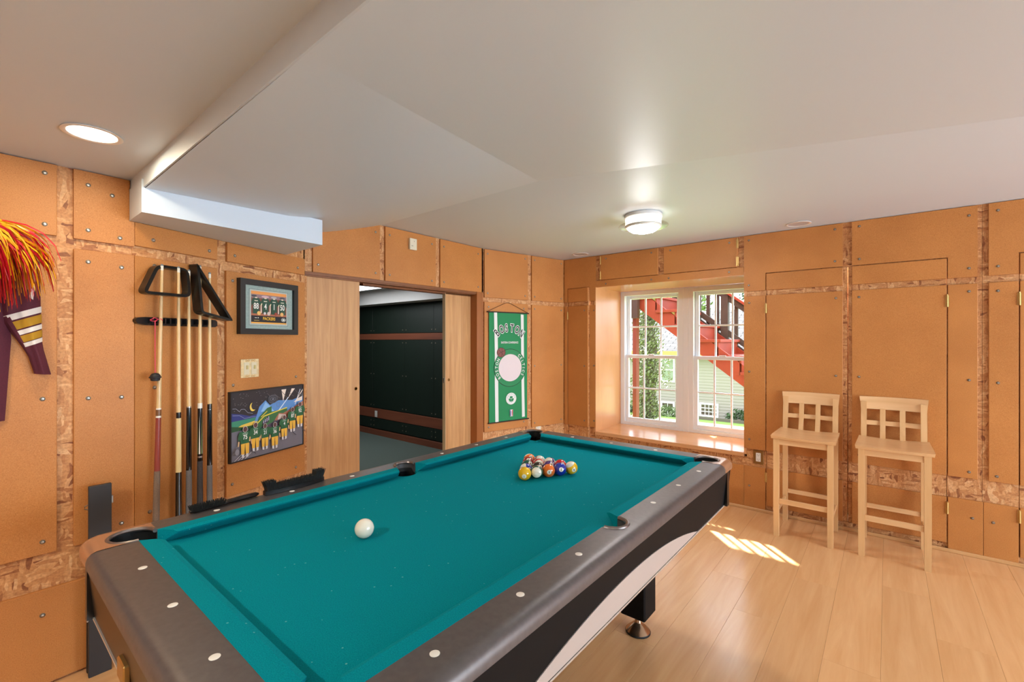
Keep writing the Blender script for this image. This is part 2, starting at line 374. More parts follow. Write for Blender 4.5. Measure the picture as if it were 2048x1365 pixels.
# ------------------------------------------------------------------ back wall with window recess and built-in cupboard doors
WX0, WX1, WZ0, WZ1 = -2.231, -0.889, 0.437, 1.876   # window recess
DOORS = [(-2.558, -2.303, 0.052, 1.884), (-0.732, -0.2165, 0.052, 1.876), (-0.2165, 0.2965, 0.052, 1.876), (0.608, 1.13, 0.052, 1.871)]
wb = MB()
def bk(x0, x1, z0, z1): wb.box(x0, x1, YB+PT, YB+PT+0.03, z0, z1)
bk(-2.72, -2.558, 0, 2.3); bk(-2.303, WX0-0.019, 0, 2.3); bk(-2.558, -2.303, 1.884, 2.3); bk(-2.558, -2.303, 0, 0.052)
bk(WX0-0.019, WX1+0.019, WZ1+0.019, 2.3); bk(WX0-0.019, WX1+0.019, 0, WZ0-0.022); bk(WX1+0.019, -0.732, 0, 2.3)
bk(-0.732, 0.2965, 1.876, 2.3); bk(-0.732, 0.2965, 0, 0.052); bk(0.2965, 0.454, 0, 2.3); bk(0.4555, 0.608, 0, 2.3); bk(0.608, 1.13, 1.871, 2.3); bk(0.608, 1.13, 0, 0.052); bk(1.13, XR+0.1, 0, 2.3)
wb.box(-2.9, WX0-0.02, YB+0.4, YB+0.6, 0, 2.3); wb.box(WX1+0.02, XR+0.1, YB+0.4, YB+0.6, 0, 2.3)
wb.box(WX0-0.05, WX1+0.05, YB+0.05, YB+0.6, WZ1+0.02, 2.3); wb.box(WX0-0.05, WX1+0.05, YB+0.05, YB+0.6, -0.2, WZ0-0.03)
for a in (WX0-0.05, WX1+0.02): wb.box(a, a+0.03, YB+0.046, YB+0.6, WZ0-0.03, WZ1+0.02)
wall_back = struct(wb.build('wall_back', OSB), 'orange particle board wall with the window recess')
def pk(*a, **k): return panel(wall_back, SK, *a, **k)
pk([(-2.600, 1.745), (-2.561, 1.745), (-2.561, 1.887), (-2.300, 1.887), (-2.300, 1.745), (-2.232, 1.745), (-2.232, 2.188), (-2.600, 2.188)])
pk((-2.600, -2.561, 0.485, 1.703), []); pk((-2.300, -2.232, 0.485, 1.703), [(-2.25, 1.65), (-2.25, 1.1), (-2.25, 0.55)]); pk((-2.600, -2.561, 0.01, 0.345), []); pk((-2.300, -2.232, 0.01, 0.345), [])
pk((-2.231, -0.8895, 1.877, 1.941), [(-2.12, 1.905), (-1.66, 1.905), (-1.50, 1.905), (-1.0, 1.91)])
pk((-2.231, -0.8895, 0.01, 0.345), [])
pk([(-0.888, 1.743), (-0.735, 1.743), (-0.735, 1.879), (-0.2445, 1.879), (-0.2445, 2.188), (-0.888, 2.188)], [(-0.853, 2.15), (-0.853, 1.79), (-0.29, 2.15), (-0.29, 1.92)])
pk((-0.888, -0.735, 0.485, 1.703), [(-0.85, 1.65), (-0.85, 1.1), (-0.85, 0.56)]); pk((-0.888, -0.735, 0.01, 0.347), [(-0.85, 0.19)])
pk([(-0.192, 1.879), (0.2995, 1.879), (0.2995, 1.745), (0.433, 1.745), (0.433, 2.188), (-0.192, 2.188)], [(-0.15, 2.15), (-0.15, 1.92), (0.395, 2.13), (0.395, 1.80)])
pk((0.2995, 0.433, 0.485, 1.703), [(0.395, 1.655), (0.395, 1.1), (0.395, 0.525)]); pk((0.2995, 0.457, 0.01, 0.350), [(0.41, 0.24)])
pk([(0.481, 1.747), (0.605, 1.747), (0.605, 1.874), (1.2, 1.874), (1.2, 2.188), (0.481, 2.188)], [(0.52, 2.14), (0.52, 1.80)])
pk((0.481, 0.605, 0.485, 1.703), [(0.52, 1.65), (0.52, 1.09), (0.515, 0.52)]); pk((0.4585, 0.605, 0.01, 0.350), [(0.50, 0.235)])
for x0, x1 in ((1.25, 1.8), (1.84, 2.44), (2.49, 3.1), (3.15, 3.75), (3.8, 4.38)):
    for z0, z1 in ((1.745, 2.188), (0.485, 1.703), (0.01, 0.35)): pk((x0, x1, z0, z1))
hinge_me = MB().lathe([(0.0055, 0), (0.0055, 0.074)], 10, (0, -0.004, -0.037)).box(-0.009, 0.009, -0.002, 0.002, -0.037, 0.037).lathe([(0.003, 0), (0.004, 0.006)], 8, (0, -0.004, 0.037)).mesh('hinge', BRASSH)
def cupboard(n, x0, x1, z0, z1, hx, hz, lab, rows, ajar=0.0, px0=None, px1=None, mat_slab=OSB):
    """hinged at hx; slab with particle-board panels on its face"""
    g = 0.003; hs = hx
    d = MB().box(x0+g-hs, x1-g-hs, PT, PT+0.018, z0+g, z1-g).build('door_%d' % n, mat_slab, None, (hs, YB, 0), -ajar)
    struct(d, lab)
    for (pz0, pz1) in rows:
        p = MB().box((px0 or x0+g)-hs, (px1 or x1-g)-hs, 0, PT, max(pz0, z0+g), min(pz1, z1-g), b=0.0015).build('panel', PB, d)
        if pz1-pz0 > 0.8:
            for zz in (pz0+0.06, (pz0+pz1)/2, pz1-0.05):
                screw(p, ((px1 or x1-g) if hs < (x0+x1)/2 else (px0 or x0+g))-hs+(-0.04 if hs < (x0+x1)/2 else 0.04), zz)
    for zz in hz: obj('hinge', hinge_me, d, (0, 0, zz))
    return d
ROWS = ((1.745, 1.9), (0.485, 1.703), (0.0, 0.348))
cupboard(3, *DOORS[0], DOORS[0][0], (1.605, 0.3), 'narrow particle board cupboard door standing slightly ajar in the corner', ROWS, ajar=R(6))
cupboard(4, *DOORS[1], DOORS[1][0], (1.60, 0.278), 'tall particle board cupboard door behind the stool nearer the window', ROWS, px1=-0.2445)
cupboard(5, *DOORS[2], DOORS[2][1], (1.60, 0.278), 'tall particle board cupboard door behind the stool farther from the window', ROWS, px0=-0.192)
cupboard(6, *DOORS[3], DOORS[3][0], (1.595, 0.297), 'tall particle board cupboard door at the right edge of the photo', ROWS)
def flap(n, x0, x1, hx, lab):
    d = MB().box(x0-hx, x1-hx, -0.003, PT, 1.946, 2.186, b=0.002).build('door_%d' % n, PB, None, (hx, YB, 0)); struct(d, lab)
    for zz in (2.135, 1.99):
        obj('hinge', hinge_me, d, (0, -0.003, zz))
    for s in (x0+0.06-hx, x1-0.06-hx): obj('screw', screw_me, d, (s, -0.003, 2.15))
flap(7, -2.177, -1.598, -2.177, 'left flap cupboard door above the window')
flap(8, -1.545, -0.937, -0.937, 'right flap cupboard door above the window')
struct(MB().box(-2.6, XR, YB-0.012, YB+0.002, 0.0, 0.022, b=0.003).build('baseboard_back', wood('baseboard_wood', (200, 150, 96), (220, 172, 118), 'x', 0.4)), 'thin light wood strip along the foot of the back wall')

# ------------------------------------------------------------------ window in its deep recess
YW = 4.56
def trim(n, mb, mat, lab): return struct(mb.build('trim_%d' % n, mat), lab)
trim(1, MB().box(WX0-0.019, WX0, YB+0.002, YW+0.02, WZ0, WZ1), REVEAL, 'varnished board lining the left side of the window recess')
trim(2, MB().box(WX1, WX1+0.019, YB+0.002, YW+0.02, WZ0, WZ1), REVEAL, 'varnished board lining the right side of the window recess')
trim(3, MB().box(WX0-0.019, WX1+0.019, YB+0.002, YW+0.02, WZ1, WZ1+0.019), SILLW, 'varnished board lining the top of the window recess')
trim(4, MB().box(WX0-0.002, WX1+0.002, YB-0.012, YW+0.03, WZ0-0.022, WZ0+0.013, b=0.003), SILLW, 'glossy varnished window sill board')
def window_unit(n, x0, x1, lab):
    z0, z1 = WZ0+0.005, WZ1-0.002; fr = 0.045
    w = MB()
    w.box(x0, x0+fr, YW, YW+0.11, z0, z1); w.box(x1-fr, x1, YW, YW+0.11, z0, z1); w.box(x0+fr, x1-fr, YW, YW+0.11, z1-fr, z1); w.box(x0+fr, x1-fr, YW, YW+0.11, z0, z0+0.04)
    o = struct(w.build('window_%d' % n, TRIMW), lab)
    zm = 1.175; a0, a1 = x0+fr, x1-fr
    def sash(zz0, zz1, y, name, rb, rt, st):
        m = MB()
        m.box(a0, a0+st, y, y+0.035, zz0, zz1, b=0.003); m.box(a1-st, a1, y, y+0.035, zz0, zz1, b=0.003)
        m.box(a0+st, a1-st, y, y+0.035, zz0, zz0+rb, b=0.003); m.box(a0+st, a1-st, y, y+0.035, zz1-rt, zz1, b=0.003)
        s = m.build(name, TRIMW, o)
        g0, g1, h0, h1 = a0+st, a1-st, zz0+rb, zz1-rt
        MB().box(g0-0.004, g1+0.004, y+0.015, y+0.019, h0-0.004, h1+0.004).build('pane', GLASS, s)
        for k in (1, 2):
            x = g0+(g1-g0)*k/3; MB().box(x-0.008, x+0.008, y+0.009, y+0.026, h0, h1, b=0.002).build('muntin', TRIMW, s)
        zc = (h0+h1)/2; MB().box(g0, g1, y+0.0085, y+0.0265, zc-0.008, zc+0.008, b=0.002).build('muntin', TRIMW, s)
        return s
    sash(zm-0.012, z1-fr, YW+0.06, 'upper_sash', 0.034, 0.034, 0.036)
    sash(z0+0.04, zm+0.022, YW+0.02, 'lower_sash', 0.045, 0.034, 0.036)
    MB().box((a0+a1)/2-0.03, (a0+a1)/2+0.03, YW+0.012, YW+0.03, zm+0.022, zm+0.034, b=0.003).build('sash_lock', TRIMW, o)
window_unit(1, WX0+0.001, -1.562, 'left white double hung window with grilles in the recess')
window_unit(2, -1.508, WX1-0.001, 'right white double hung window with grilles in the recess')
trim(5, MB().box(-1.562, -1.508, YW-0.004, YW+0.11, WZ0+0.005, WZ1-0.002, b=0.004), TRIMW, 'white mullion between the two windows')

# ------------------------------------------------------------------ floor of laminate planks
floor = struct(MB().box(-3.0, XR+0.1, YF-0.1, YB+0.5, -0.06, -0.0125).build('floor', plain('floor_underlay', (186, 138, 92), 0.8)), 'light maple laminate plank floor')
PW, PL = 0.192, 1.285
ci = 0; x = -2.9
while x < XR:
    y = YF-[0.2, 0.62, 0.95, 0.4, 1.1][ci % 5]
    while y < YB+0.02:
        ya, yb = max(y, YF), min(y+PL, YB+0.02)
        if yb-ya > 0.05:
            MB().box(-(PW-0.0006)/2, (PW-0.0006)/2, -(yb-ya)/2+0.0003, (yb-ya)/2-0.0003, -0.012, 0, b=0.0004).build('plank', FLOORW, floor, (x+PW/2, (ya+yb)/2, 0))
        y += PL
    x += PW; ci += 1

# ------------------------------------------------------------------ ceilings
YE = 0.478; ZS = 1.968
cm = MB(); cm.box(-3.1, XR+0.1, YF-0.1, YE, 2.043, 2.30); cm.box(-3.1, XR+0.1, 1.80, YB+0.05, CEIL, 2.30); cm.box(-3.1, XR+0.1, YE-0.05, 1.85, 2.26, 2.32)
ceiling = struct(cm.build('ceiling', CEILP), 'white glossy painted ceiling')
sl = MB(); Cn, Cf = Vector((-0.97, YE, ZS)), Vector((-1.424, 1.949, CEIL))
NX, NY = 9, 16; vs = []
for i in range(NX):
    u = i/(NX-1)
    for j in range(NY):
        v = j/(NY-1); y = YE+(1.949-YE)*v
        xl = -2.95+(Cn.x+(Cf.x-Cn.x)*v+2.95)*u
        t = max(0.0, (y-1.05)/(1.955-1.05)); prof = ZS-0.004+(CEIL+0.003-ZS)*(t**1.35)
        lnr = ZS+(CEIL-ZS)*v
        w = u**1.5
        vs.append((xl, y, prof*(1-w)+lnr*w))
fs = [(i*NY+j, (i+1)*NY+j, (i+1)*NY+j+1, i*NY+j+1) for i in range(NX-1) for j in range(NY-1)]
sl.add(vs, fs, 0, True)
vs = []
for i in range(5):
    u = i/4
    for j in range(7):
        v = j/6; a = Vector((Cn.x+(XR+0.05-Cn.x)*u, YE, ZS)); b = Vector((Cf.x+(XR+0.05-Cf.x)*u, 1.949+(XR+0.05-Cf.x)*u*0.3293, CEIL)); vs.append(a.lerp(b, v))
sl.add(vs, [(i*7+j, (i+1)*7+j, (i+1)*7+j+1, i*7+j+1) for i in range(4) for j in range(6)], 0, True)
sl.box(-2.95, XR+0.05, YE-0.006, YE, ZS, 2.046)
sl.build('sloped_ceiling', CEILP, ceiling)
MB().prism([(-2.525, 0.466), (-2.318, 0.466), (-2.362, 1.25), (-2.797, 1.25)], 1.8655, 2.0, 'z').build('soffit_box', CEILP, ceiling)
# ------------------------------------------------------------------ walls behind the camera: right wall with its glass door, front wall
wr = MB(); DY0, DY1, DZ1 = 0.55, 3.85, 2.0
wr.box(XR, XR+0.12, YF-0.1, DY0, 0, 2.3); wr.box(XR, XR+0.12, DY1, YB+0.1, 0, 2.3); wr.box(XR, XR+0.12, DY0, DY1, DZ1, 2.3)
PLASTER = plain('white_plaster', (214, 210, 204), 0.8)
struct(wr.build('wall_right', PLASTER), 'white plaster wall with the glass door')
struct(MB().box(-3.1, XR+0.1, YF-0.12, YF, 0, 2.3).build('wall_front', PLASTER), 'white plaster wall behind the camera')
d2 = MB()
for y0, y1 in ((DY0, DY0+0.06), (2.17, 2.23), (DY1-0.06, DY1)): d2.box(XR+0.03, XR+0.09, y0, y1, 0.0, DZ1)
d2.box(XR+0.03, XR+0.09, DY0+0.06, DY1-0.06, DZ1-0.06, DZ1); d2.box(XR+0.03, XR+0.09, DY0+0.06, DY1-0.06, 0, 0.06)
d2 = struct(d2.build('door_9', TRIMW), 'white framed sliding glass door in the right wall')
for y0, y1 in ((DY0+0.06, 2.17), (2.23, DY1-0.06)): MB().box(XR+0.055, XR+0.06, y0, y1, 0.06, DZ1-0.06).build('pane', GLASS, d2)

# ------------------------------------------------------------------ doorway, sliding doors and the dark green room beyond
trim(6, MB().box(XC-0.005, XC-PT+0.002, 1.392, 3.03, 1.770, 1.7895).box(XC-0.13, XC-PT+0.002, 1.392, 3.03, 1.762, 1.771).box(XC-0.128, XC-0.075, 1.85, 2.95, 1.748, 1.762), BROWNJ, 'brown sliding door track above the doorway')
trim(7, MB().box(XC-0.13, XC+0.001, 2.952, 3.033, 0, 1.787), wood('orange_jamb', (150, 88, 40), (166, 100, 48), 'z', 0.45, 7, 8), 'orange brown jamb beside the right sliding door')
pull_me = MB().lathe([(0.011, 0), (0.0125, 0.0015), (0.0115, 0.003), (0.008, 0.0025), (0.007, -0.004), (0, -0.005)], 16, axis='y').mesh('finger_pull', plain('antique_brass', (140, 104, 58), 0.35, 0.9))
def slider(n, y0, y1, xo, py, lab):
    d = struct(MB().box(y0, y1, 0, 0.032, 0.012, 1.764, b=0.0015).build('door_%d' % n, LUAN, None, (XC-xo, 0, 0), R(90)), lab)
    obj('finger_pull', pull_me, d, (py, 0, 1.01))
    return d
slider(1, 1.398, 1.798, 0.035, 1.769, 'wide plywood sliding door left of the dark doorway')
sd = slider(2, 2.644, 2.95, 0.075, 2.682, 'narrow plywood sliding door right of the dark doorway')
MB().box(2.641, 2.6445, -0.002, 0.034, 0.012, 1.764).build('edge_strip', plain('pale_edge', (214, 190, 150), 0.4), sd)
obj('edge_pull', MB().box(2.637, 2.642, 0.008, 0.024, 0.985, 1.03, b=0.002).mesh('edge_pull', plain('nickel', (190, 188, 182), 0.3, 0.9)), sd)
GREEN = plain('dark_green_paint', (20, 34, 26), 0.5, noise=0.08, nscale=6)
REDW = wood('red_brown_rail', (112, 62, 44), (138, 80, 56), 'x', 0.45, 7, 10)
YG = 3.78; GX = -7.2
gw = MB().box(GX-0.1, XC-0.14, YG+PT, YG+0.12, 0, 2.3).box(GX-0.1, GX, -1.0, YG+0.1, 0, 2.3).box(GX-0.1, XC-0.1, -1.1, -1.0, 0, 2.3)
wall_green = struct(gw.build('wall_side_room', GREEN), 'dark green wall of the room beyond the doorway')
for i, (x0, x1) in enumerate(((-7.15, -6.5), (-6.498, -5.72), (-5.718, -4.98), (-4.978, -4.39), (-4.388, -3.6), (-3.598, -3.0))):
    for z0, z1 in ((1.452, 1.99), (0.39, 1.36), (0.1, 0.245)): panel(wall_green, Sec((0, YG), (1, YG)), (x0, x1, z0, z1), mat=GREEN)
for z0, z1, nm in ((1.362, 1.447, 'wood_rail'), (0.25, 0.382, 'wood_rail'), (0.0, 0.085, 'skirting')):
    MB().box(GX, XC-0.15, YG-0.004, YG+PT, z0, z1, b=0.003).build(nm, REDW, wall_green)
struct(MB().box(GX, XC-0.02, -1.0, YG+0.02, -0.05, 0.004).build('floor_side_room', plain('grey_green_carpet', (84, 98, 92), 0.95, noise=0.35, nscale=260, bump=0.5)), 'grey green carpet in the room beyond the doorway')
csr = struct(MB().box(GX, XC-0.14, -1.0, YG+0.02, 2.03, 2.1).build('ceiling_side_room', plain('side_room_ceiling', (214, 214, 212), 0.5)), 'white ceiling of the room beyond the doorway')
MB().box(GX, XC-0.14, 3.58, YG+0.02, 1.845, 2.03).build('soffit', MATS['side_room_ceiling'], csr)

# ------------------------------------------------------------------ light fixtures
WHITEM = plain('white_enamel', (232, 230, 226), 0.35)
def can_light(loc, lab, on, power=0, z=CEIL, r=0.078, col=(1.0, 0.86, 0.70)):
    t = thing('recessed_light', lab, 'ceiling light', (loc[0], loc[1], z), 0, 'recessed ceiling lights')
    MB().lathe([(r, -0.001), (r+0.002, -0.004), (r-0.006, -0.006), (r-0.013, -0.003), (r-0.013, -0.0005)], 32).build('trim_ring', WHITEM, t)
    if on:
        MB().lathe([(0, -0.0035), (r-0.015, -0.0025), (r-0.013, -0.0008)], 32).build('lens', emit('lit_lens', (255, 240, 216), 5.0), t)
        o = lamp('recessed_lamp', 'AREA', power, col, (0, 0, -0.012), shape='DISK', size=0.12); o.parent = t
    else:
        MB().lathe([(r-0.013, -0.0022), (r-0.03, -0.0012), (0.0, -0.0008)], 32).build('lens', plain('unlit_lens', (196, 198, 204), 0.25), t)
can_light((-2.063, 0.284), 'lit recessed ceiling light above the cue rack', True, 3.6, 2.043, col=(1.0, 0.84, 0.58))
can_light((-0.493, 3.846), 'unlit recessed ceiling light above the bar stools', False)
can_light((-2.304, 3.844), 'unlit recessed ceiling light in the far corner', False)
for x, y, l, pw in ((-1.1, -1.0, 'left', 24), (0.9, -1.2, 'right', 7)):  # fill lights added out of view to brighten the room
    can_light((x, y), 'added unseen recessed fill light behind the camera on the %s' % l, True, pw, 2.043, col=(1.0, 0.95, 0.84))
fl = thing('flush_mount_light', 'lit glass flush mount ceiling light in front of the window', 'ceiling light', (-1.262, 2.915, CEIL))
MB().lathe([(0.118, 0), (0.122, -0.006), (0.122, -0.022), (0.116, -0.026), (0, -0.026)], 40).build('canopy', WHITEM, fl)
FROST = plain('pale_drum_glass', (236, 226, 206), 0.15); 
MB().lathe([(0.113, -0.026), (0.116, -0.03), (0.116, -0.068), (0.112, -0.074)], 40).build('glass_drum', emit('glowing_drum', (255, 244, 226), 3.5), fl)
def clear_glass():
    m, nt, b = base_mat('clear_glass'); L = nt.links.new; nt.nodes.remove(b)
    t = N(nt, 'ShaderNodeBsdfTransparent'); t.inputs['Color'].default_value = (0.93, 0.95, 0.94, 1); g = N(nt, 'ShaderNodeBsdfGlossy'); g.inputs['Roughness'].default_value = 0.08
    mx = N(nt, 'ShaderNodeMixShader'); mx.inputs[0].default_value = 0.22; L(t.outputs[0], mx.inputs[1]); L(g.outputs[0], mx.inputs[2]); L(mx.outputs[0], nt.nodes['Material Output'].inputs['Surface'])
    return m
CLEARG = clear_glass()
MB().lathe([(0.118, -0.066), (0.158, -0.072), (0.162, -0.077), (0.158, -0.082), (0.118, -0.078)], 48).build('glass_flange', CLEARG, fl)
MB().lathe([(0.118, -0.072), (0.12, -0.078), (0.118, -0.086), (0.108, -0.09), (0.1, -0.086)], 40).build('trim_ring', plain('satin_white_ring', (226, 222, 214), 0.3, 0.1), fl)
MB().lathe([(0.104, -0.084), (0.098, -0.097), (0.078, -0.111), (0.045, -0.12), (0.0, -0.123)], 40).build('glass_dome', emit('lit_dome', (250, 248, 250), 105.0), fl)
tl = thing('troffer_light', 'bright white ceiling light panel in the green room', 'ceiling light', (-4.95, 2.75, 2.028))
MB().box(-0.75, 0.75, -0.62, 0.62, -0.02, 0).build('housing', WHITEM, tl)
MB().box(-0.72, 0.72, -0.59, 0.59, -0.024, -0.02).build('diffuser', emit('lit_diffuser', (250, 252, 255), 4.0), tl)

# ------------------------------------------------------------------ pool table (local centre)
TX, TY = -1.172, 1.285; ZT = 0.783; ZB = 0.745
pt = thing('pool_table', 'black pool table with teal cloth and silver arched side panels', 'pool table', (TX, TY, 0))
RAILM = plain('black_brushed_rail', (104, 99, 98), 0.4, metal=0.55, noise=0.08, nscale=70)
APR = plain('black_laminate', (15, 15, 16), 0.6, spec=0.15)
CASTM = plain('bronze_casting', (190, 146, 114), 0.25, 0.55)
SILV = plain('silver_laminate', (196, 184, 176), 0.38, 0.25)
RIMM = plain('pocket_rim', (130, 120, 116), 0.3, 0.7)
POCK = plain('pocket_black', (6, 6, 7), 0.6)
OX, OY, BX, BY, NXh, NYh = 0.610, 1.075, 0.508, 0.965, 0.457, 0.912
Pc = (0.512, 0.969); PR = 0.058; SR = 0.05
PROF = [(0.006, 0.740), (0.0, 0.746), (0.0, 0.760), (0.003, 0.771), (0.010, 0.7785), (0.021, 0.7822), (0.033, ZT)]
def arc(c, r, a0, a1, n): return [(c[0]+r*math.cos(R(a0+(a1-a0)*i/n)), c[1]+r*math.sin(R(a0+(a1-a0)*i/n))) for i in range(n+1)]
# bed cloth with gaps at the pockets
m = MB().box(-0.455, 0.455, -BY, BY, ZB-0.022, ZB)
for sx in (-1, 1):
    for y0, y1 in ((-0.911, -SR), (SR, 0.911)): m.box(*sorted((sx*0.455, sx*BX)), y0, y1, ZB-0.022, ZB)
    a_ = [p for p in arc((0.515, 0), SR, 98, 262, 10)]
    for p, q in zip(a_, a_[1:]): m.prism([(sx*0.455, p[1]), (sx*p[0], p[1]), (sx*q[0], q[1]), (sx*0.455, q[1])], ZB-0.022, ZB, 'z')
m.build('bed_cloth', FELT, pt)
# rails
for sx in (-1, 1):
    m = MB(); prof = [(sx*(OX-a), z) for a, z in PROF]+[(sx*0.565, ZT), (sx*0.565, 0.738)]
    m.loft([[(x, y, z) for x, z in prof] for y in (-0.911, 0.911)])
    m.prism([(sx*x, y) for x, y in [(0.565, -0.911), (0.565, 0.911), (BX, 0.911), (BX, SR)]+arc((0.515, 0), SR, 90, -90, 12)+[(BX, -SR), (BX, -0.911)]], 0.738, ZT, 'z')
    r = m.build('rail', RAILM, pt)
    for k in (-3, -2, -1, 1, 2, 3): obj('sight', None, r) if False else MB().lathe([(0.0095, 0), (0.0095, 0.0006), (0.008, 0.001)], 16, (sx*0.545, k*0.2475, ZT)).build('sight', plain('pearl_sight', (238, 234, 224), 0.2), r)
for sy in (-1, 1):
    m = MB(); prof = [(sy*(OY-a), z) for a, z in PROF]+[(sy*BY, ZT), (sy*BY, 0.738)]
    m.loft([[(x, y, z) for y, z in prof] for x in (-0.455, 0.455)])
    r = m.build('rail', RAILM, pt)
    for k in (-1, 0, 1): MB().lathe([(0.0095, 0), (0.0095, 0.0006), (0.008, 0.001)], 16, (k*0.25, sy*0.997, ZT)).build('sight', MATS['pearl_sight'], r)
# cushions: cross-section from rail to nose, ends cut back towards the pockets
def cushion(a0, a1, n0, n1, axis, sgn, bd, ns):
    rings = []
    for b, n in ((a0, n0), (a1, n1)):
        pr = [(bd, ZT+0.0005, b), ((bd*0.25+ns*0.75), ZT-0.0002, b*0.25+n*0.75), (ns, ZT-0.005, n), (ns+0.002, ZT-0.010, n), (bd-0.008, ZB-0.004, b), (bd, ZB-0.004, b)]
        rings.append([((sgn*d, t, z) if axis == 'y' else (t, sgn*d, z)) for d, z, t in pr])
    return MB().loft(rings, smooth=False).build('cushion', FELT, pt)
for s in (-1, 1):
    cushion(0.052, 0.910, 0.074, 0.872, 'y', s, BX, NXh); cushion(-0.910, -0.052, -0.872, -0.074, 'y', s, BX, NXh)
    cushion(-0.454, 0.454, -0.416, 0.416, 'x', s, BY, NYh)
# corner castings and pockets
for sx in (-1, 1):
    for sy in (-1, 1):
        rc = 0.055
        path = [((0.455, OY), (0, -1)), ((0.50, OY), (0, -1))]
        for i in range(9):
            a = R(90-90*i/8); path.append(((OX-rc+rc*math.cos(a), OY-rc+rc*math.sin(a)), (-math.cos(a), -math.sin(a))))
        path += [((OX, 0.97), (-1, 0)), ((OX, 0.911), (-1, 0))]
        rings = [[(sx*(p[0]+d[0]*a), sy*(p[1]+d[1]*a), z+(0.0012 if a > 0.02 else 0)) for p, d in path] for a, z in PROF]
        m = MB(); n = len(path); vs = [q for r_ in rings for q in r_]
        m.add(vs, [(i*n+k, i*n+k+1, (i+1)*n+k+1, (i+1)*n+k) for i in range(len(rings)-1) for k in range(n-1)], 0, True)
        top = [(q[0], q[1]) for q in rings[-1]]
        inner = [(sx*x, sy*y) for x, y in arc(Pc, PR, -90, 180, 18)]
        zt = ZT+0.0012; o = len(m.v)
        inn = inner[::-1]                     # from the short-rail side to the long-rail side
        m.add([(x, y, zt) for x, y in top]+[(x, y, zt) for x, y in inn]+[(x, y, 0.70) for x, y in inn], [])
        nt_, ni = len(top), len(inn)
        # strip between outer top loop and pocket edge
        def ang(q): return (math.degrees(math.atan2(q[1]*sy-Pc[1], q[0]*sx-Pc[0]))+100) % 360
        i = j = 0
        while i < nt_-1 or j < ni-1:
            if j == ni-1 or (i < nt_-1 and ang(top[i+1]) >= ang(inn[j+1])): m.f.append([o+i, o+i+1, o+nt_+j]); i += 1
            else: m.f.append([o+i, o+nt_+j+1, o+nt_+j]); j += 1
            m.m.append(0); m.sm.append(False)
        for j in range(ni-1): m.f.append([o+nt_+j, o+nt_+j+1, o+nt_+ni+j+1, o+nt_+ni+j]); m.m.append(1); m.sm.append(True)
        m.build('corner_casting', [CASTM, POCK], pt)
        pk_ = MB(); ring = arc(Pc, PR-0.001, 0, 360, 24)[:-1]
        a_ = [(sx*x, sy*y) for x, y in ring]
        full = [(x, y) for x, y in a_]
        pk_.add([(x, y, 0.757 if (x*sx > Pc[0]-0.0 or y*sy > Pc[1]) else 0.737) for x, y in full]+[(x, y, 0.64) for x, y in full], [(i, (i+1) % 24, 24+(i+1) % 24, 24+i) for i in range(24)]+[tuple(range(24, 48))], 0, True)
        p = pk_.build('pocket', POCK, pt)
        MB().tube([(sx*x, sy*y, ZT-0.002) for x, y in arc(Pc, PR-0.004, -95, 185, 20)], 0.006, 8).build('pocket_rim', RIMM, p)
    sc_ = [(sx*x, y) for x, y in arc((0.515, 0), SR-0.001, 0, 360, 20)[:-1]]
    p = MB().add([(x, y, 0.757 if x*sx > 0.515 else 0.737) for x, y in sc_]+[(x, y, 0.64) for x, y in sc_], [(i, (i+1) % 20, 20+(i+1) % 20, 20+i) for i in range(20)]+[tuple(range(20, 40))], 0, True).build('pocket', POCK, pt)
    MB().tube([(sx*x, y, ZT-0.001) for x, y in arc((0.515, 0), SR-0.003, -92, 92, 16)], 0.007, 8).build('pocket_rim', RIMM, p)
# aprons
ZA = 0.578
for sx in (-1, 1):
    a = MB().loft([[(sx*(OX-0.012), y, 0.74), (sx*(OX-0.028), y, ZA), (sx*(OX-0.06), y, ZA), (sx*(OX-0.06), y, 0.74)] for y in (-OY+0.03, OY-0.03)], smooth=False).build('side_apron', APR, pt)
    pts = [(0.6*(i/20*2-1), ZA+0.002+0.086*(1-(i/20*2-1)**2)) for i in range(21)]
    def ax(z, e): return sx*(OX-0.028+0.016*(z-ZA)/(0.74-ZA)+e)
    m = MB(); m.add([(ax(z, 0.0025), y, z) for y, z in pts]+[(ax(ZA+0.002, 0.0025), y, ZA+0.002) for y, z in pts], [(i, i+1, 22+i, 21+i) for i in range(20)])
    m.add([(ax(z, 0.0025), y, z) for y, z in pts]+[(ax(z, -0.003), y, z) for y, z in pts], [(i, i+1, 22+i, 21+i) for i in range(20)])
    m.build('silver_arch', SILV, a)
    MB().box(*sorted((sx*(OX-0.0245), sx*(OX-0.06))), -OY+0.03, OY-0.03, ZA-0.006, ZA).build('lower_trim', plain('bright_trim', (210, 206, 200), 0.3, 0.6), a)
for sy in (-1, 1):
    a = MB().loft([[(x, sy*(OY-0.012), 0.74), (x, sy*(OY-0.028), ZA), (x, sy*(OY-0.06), ZA), (x, sy*(OY-0.06), 0.74)] for x in (-OX+0.03, OX-0.03)], smooth=False).build('end_apron', plain('brown_black_laminate', (32, 23, 20), 0.35), pt)
    MB().box(-OX+0.03, OX-0.03, *sorted((sy*(OY-0.0245), sy*(OY-0.06))), ZA-0.006, ZA).build('lower_trim', MATS['bright_trim'], a)
    if sy < 0: MB().box(-0.15, -0.09, -OY+0.012, -OY+0.026, 0.60, 0.645, b=0.003).build('name_plate', plain('brass_plate', (176, 140, 84), 0.35, 0.8), a)
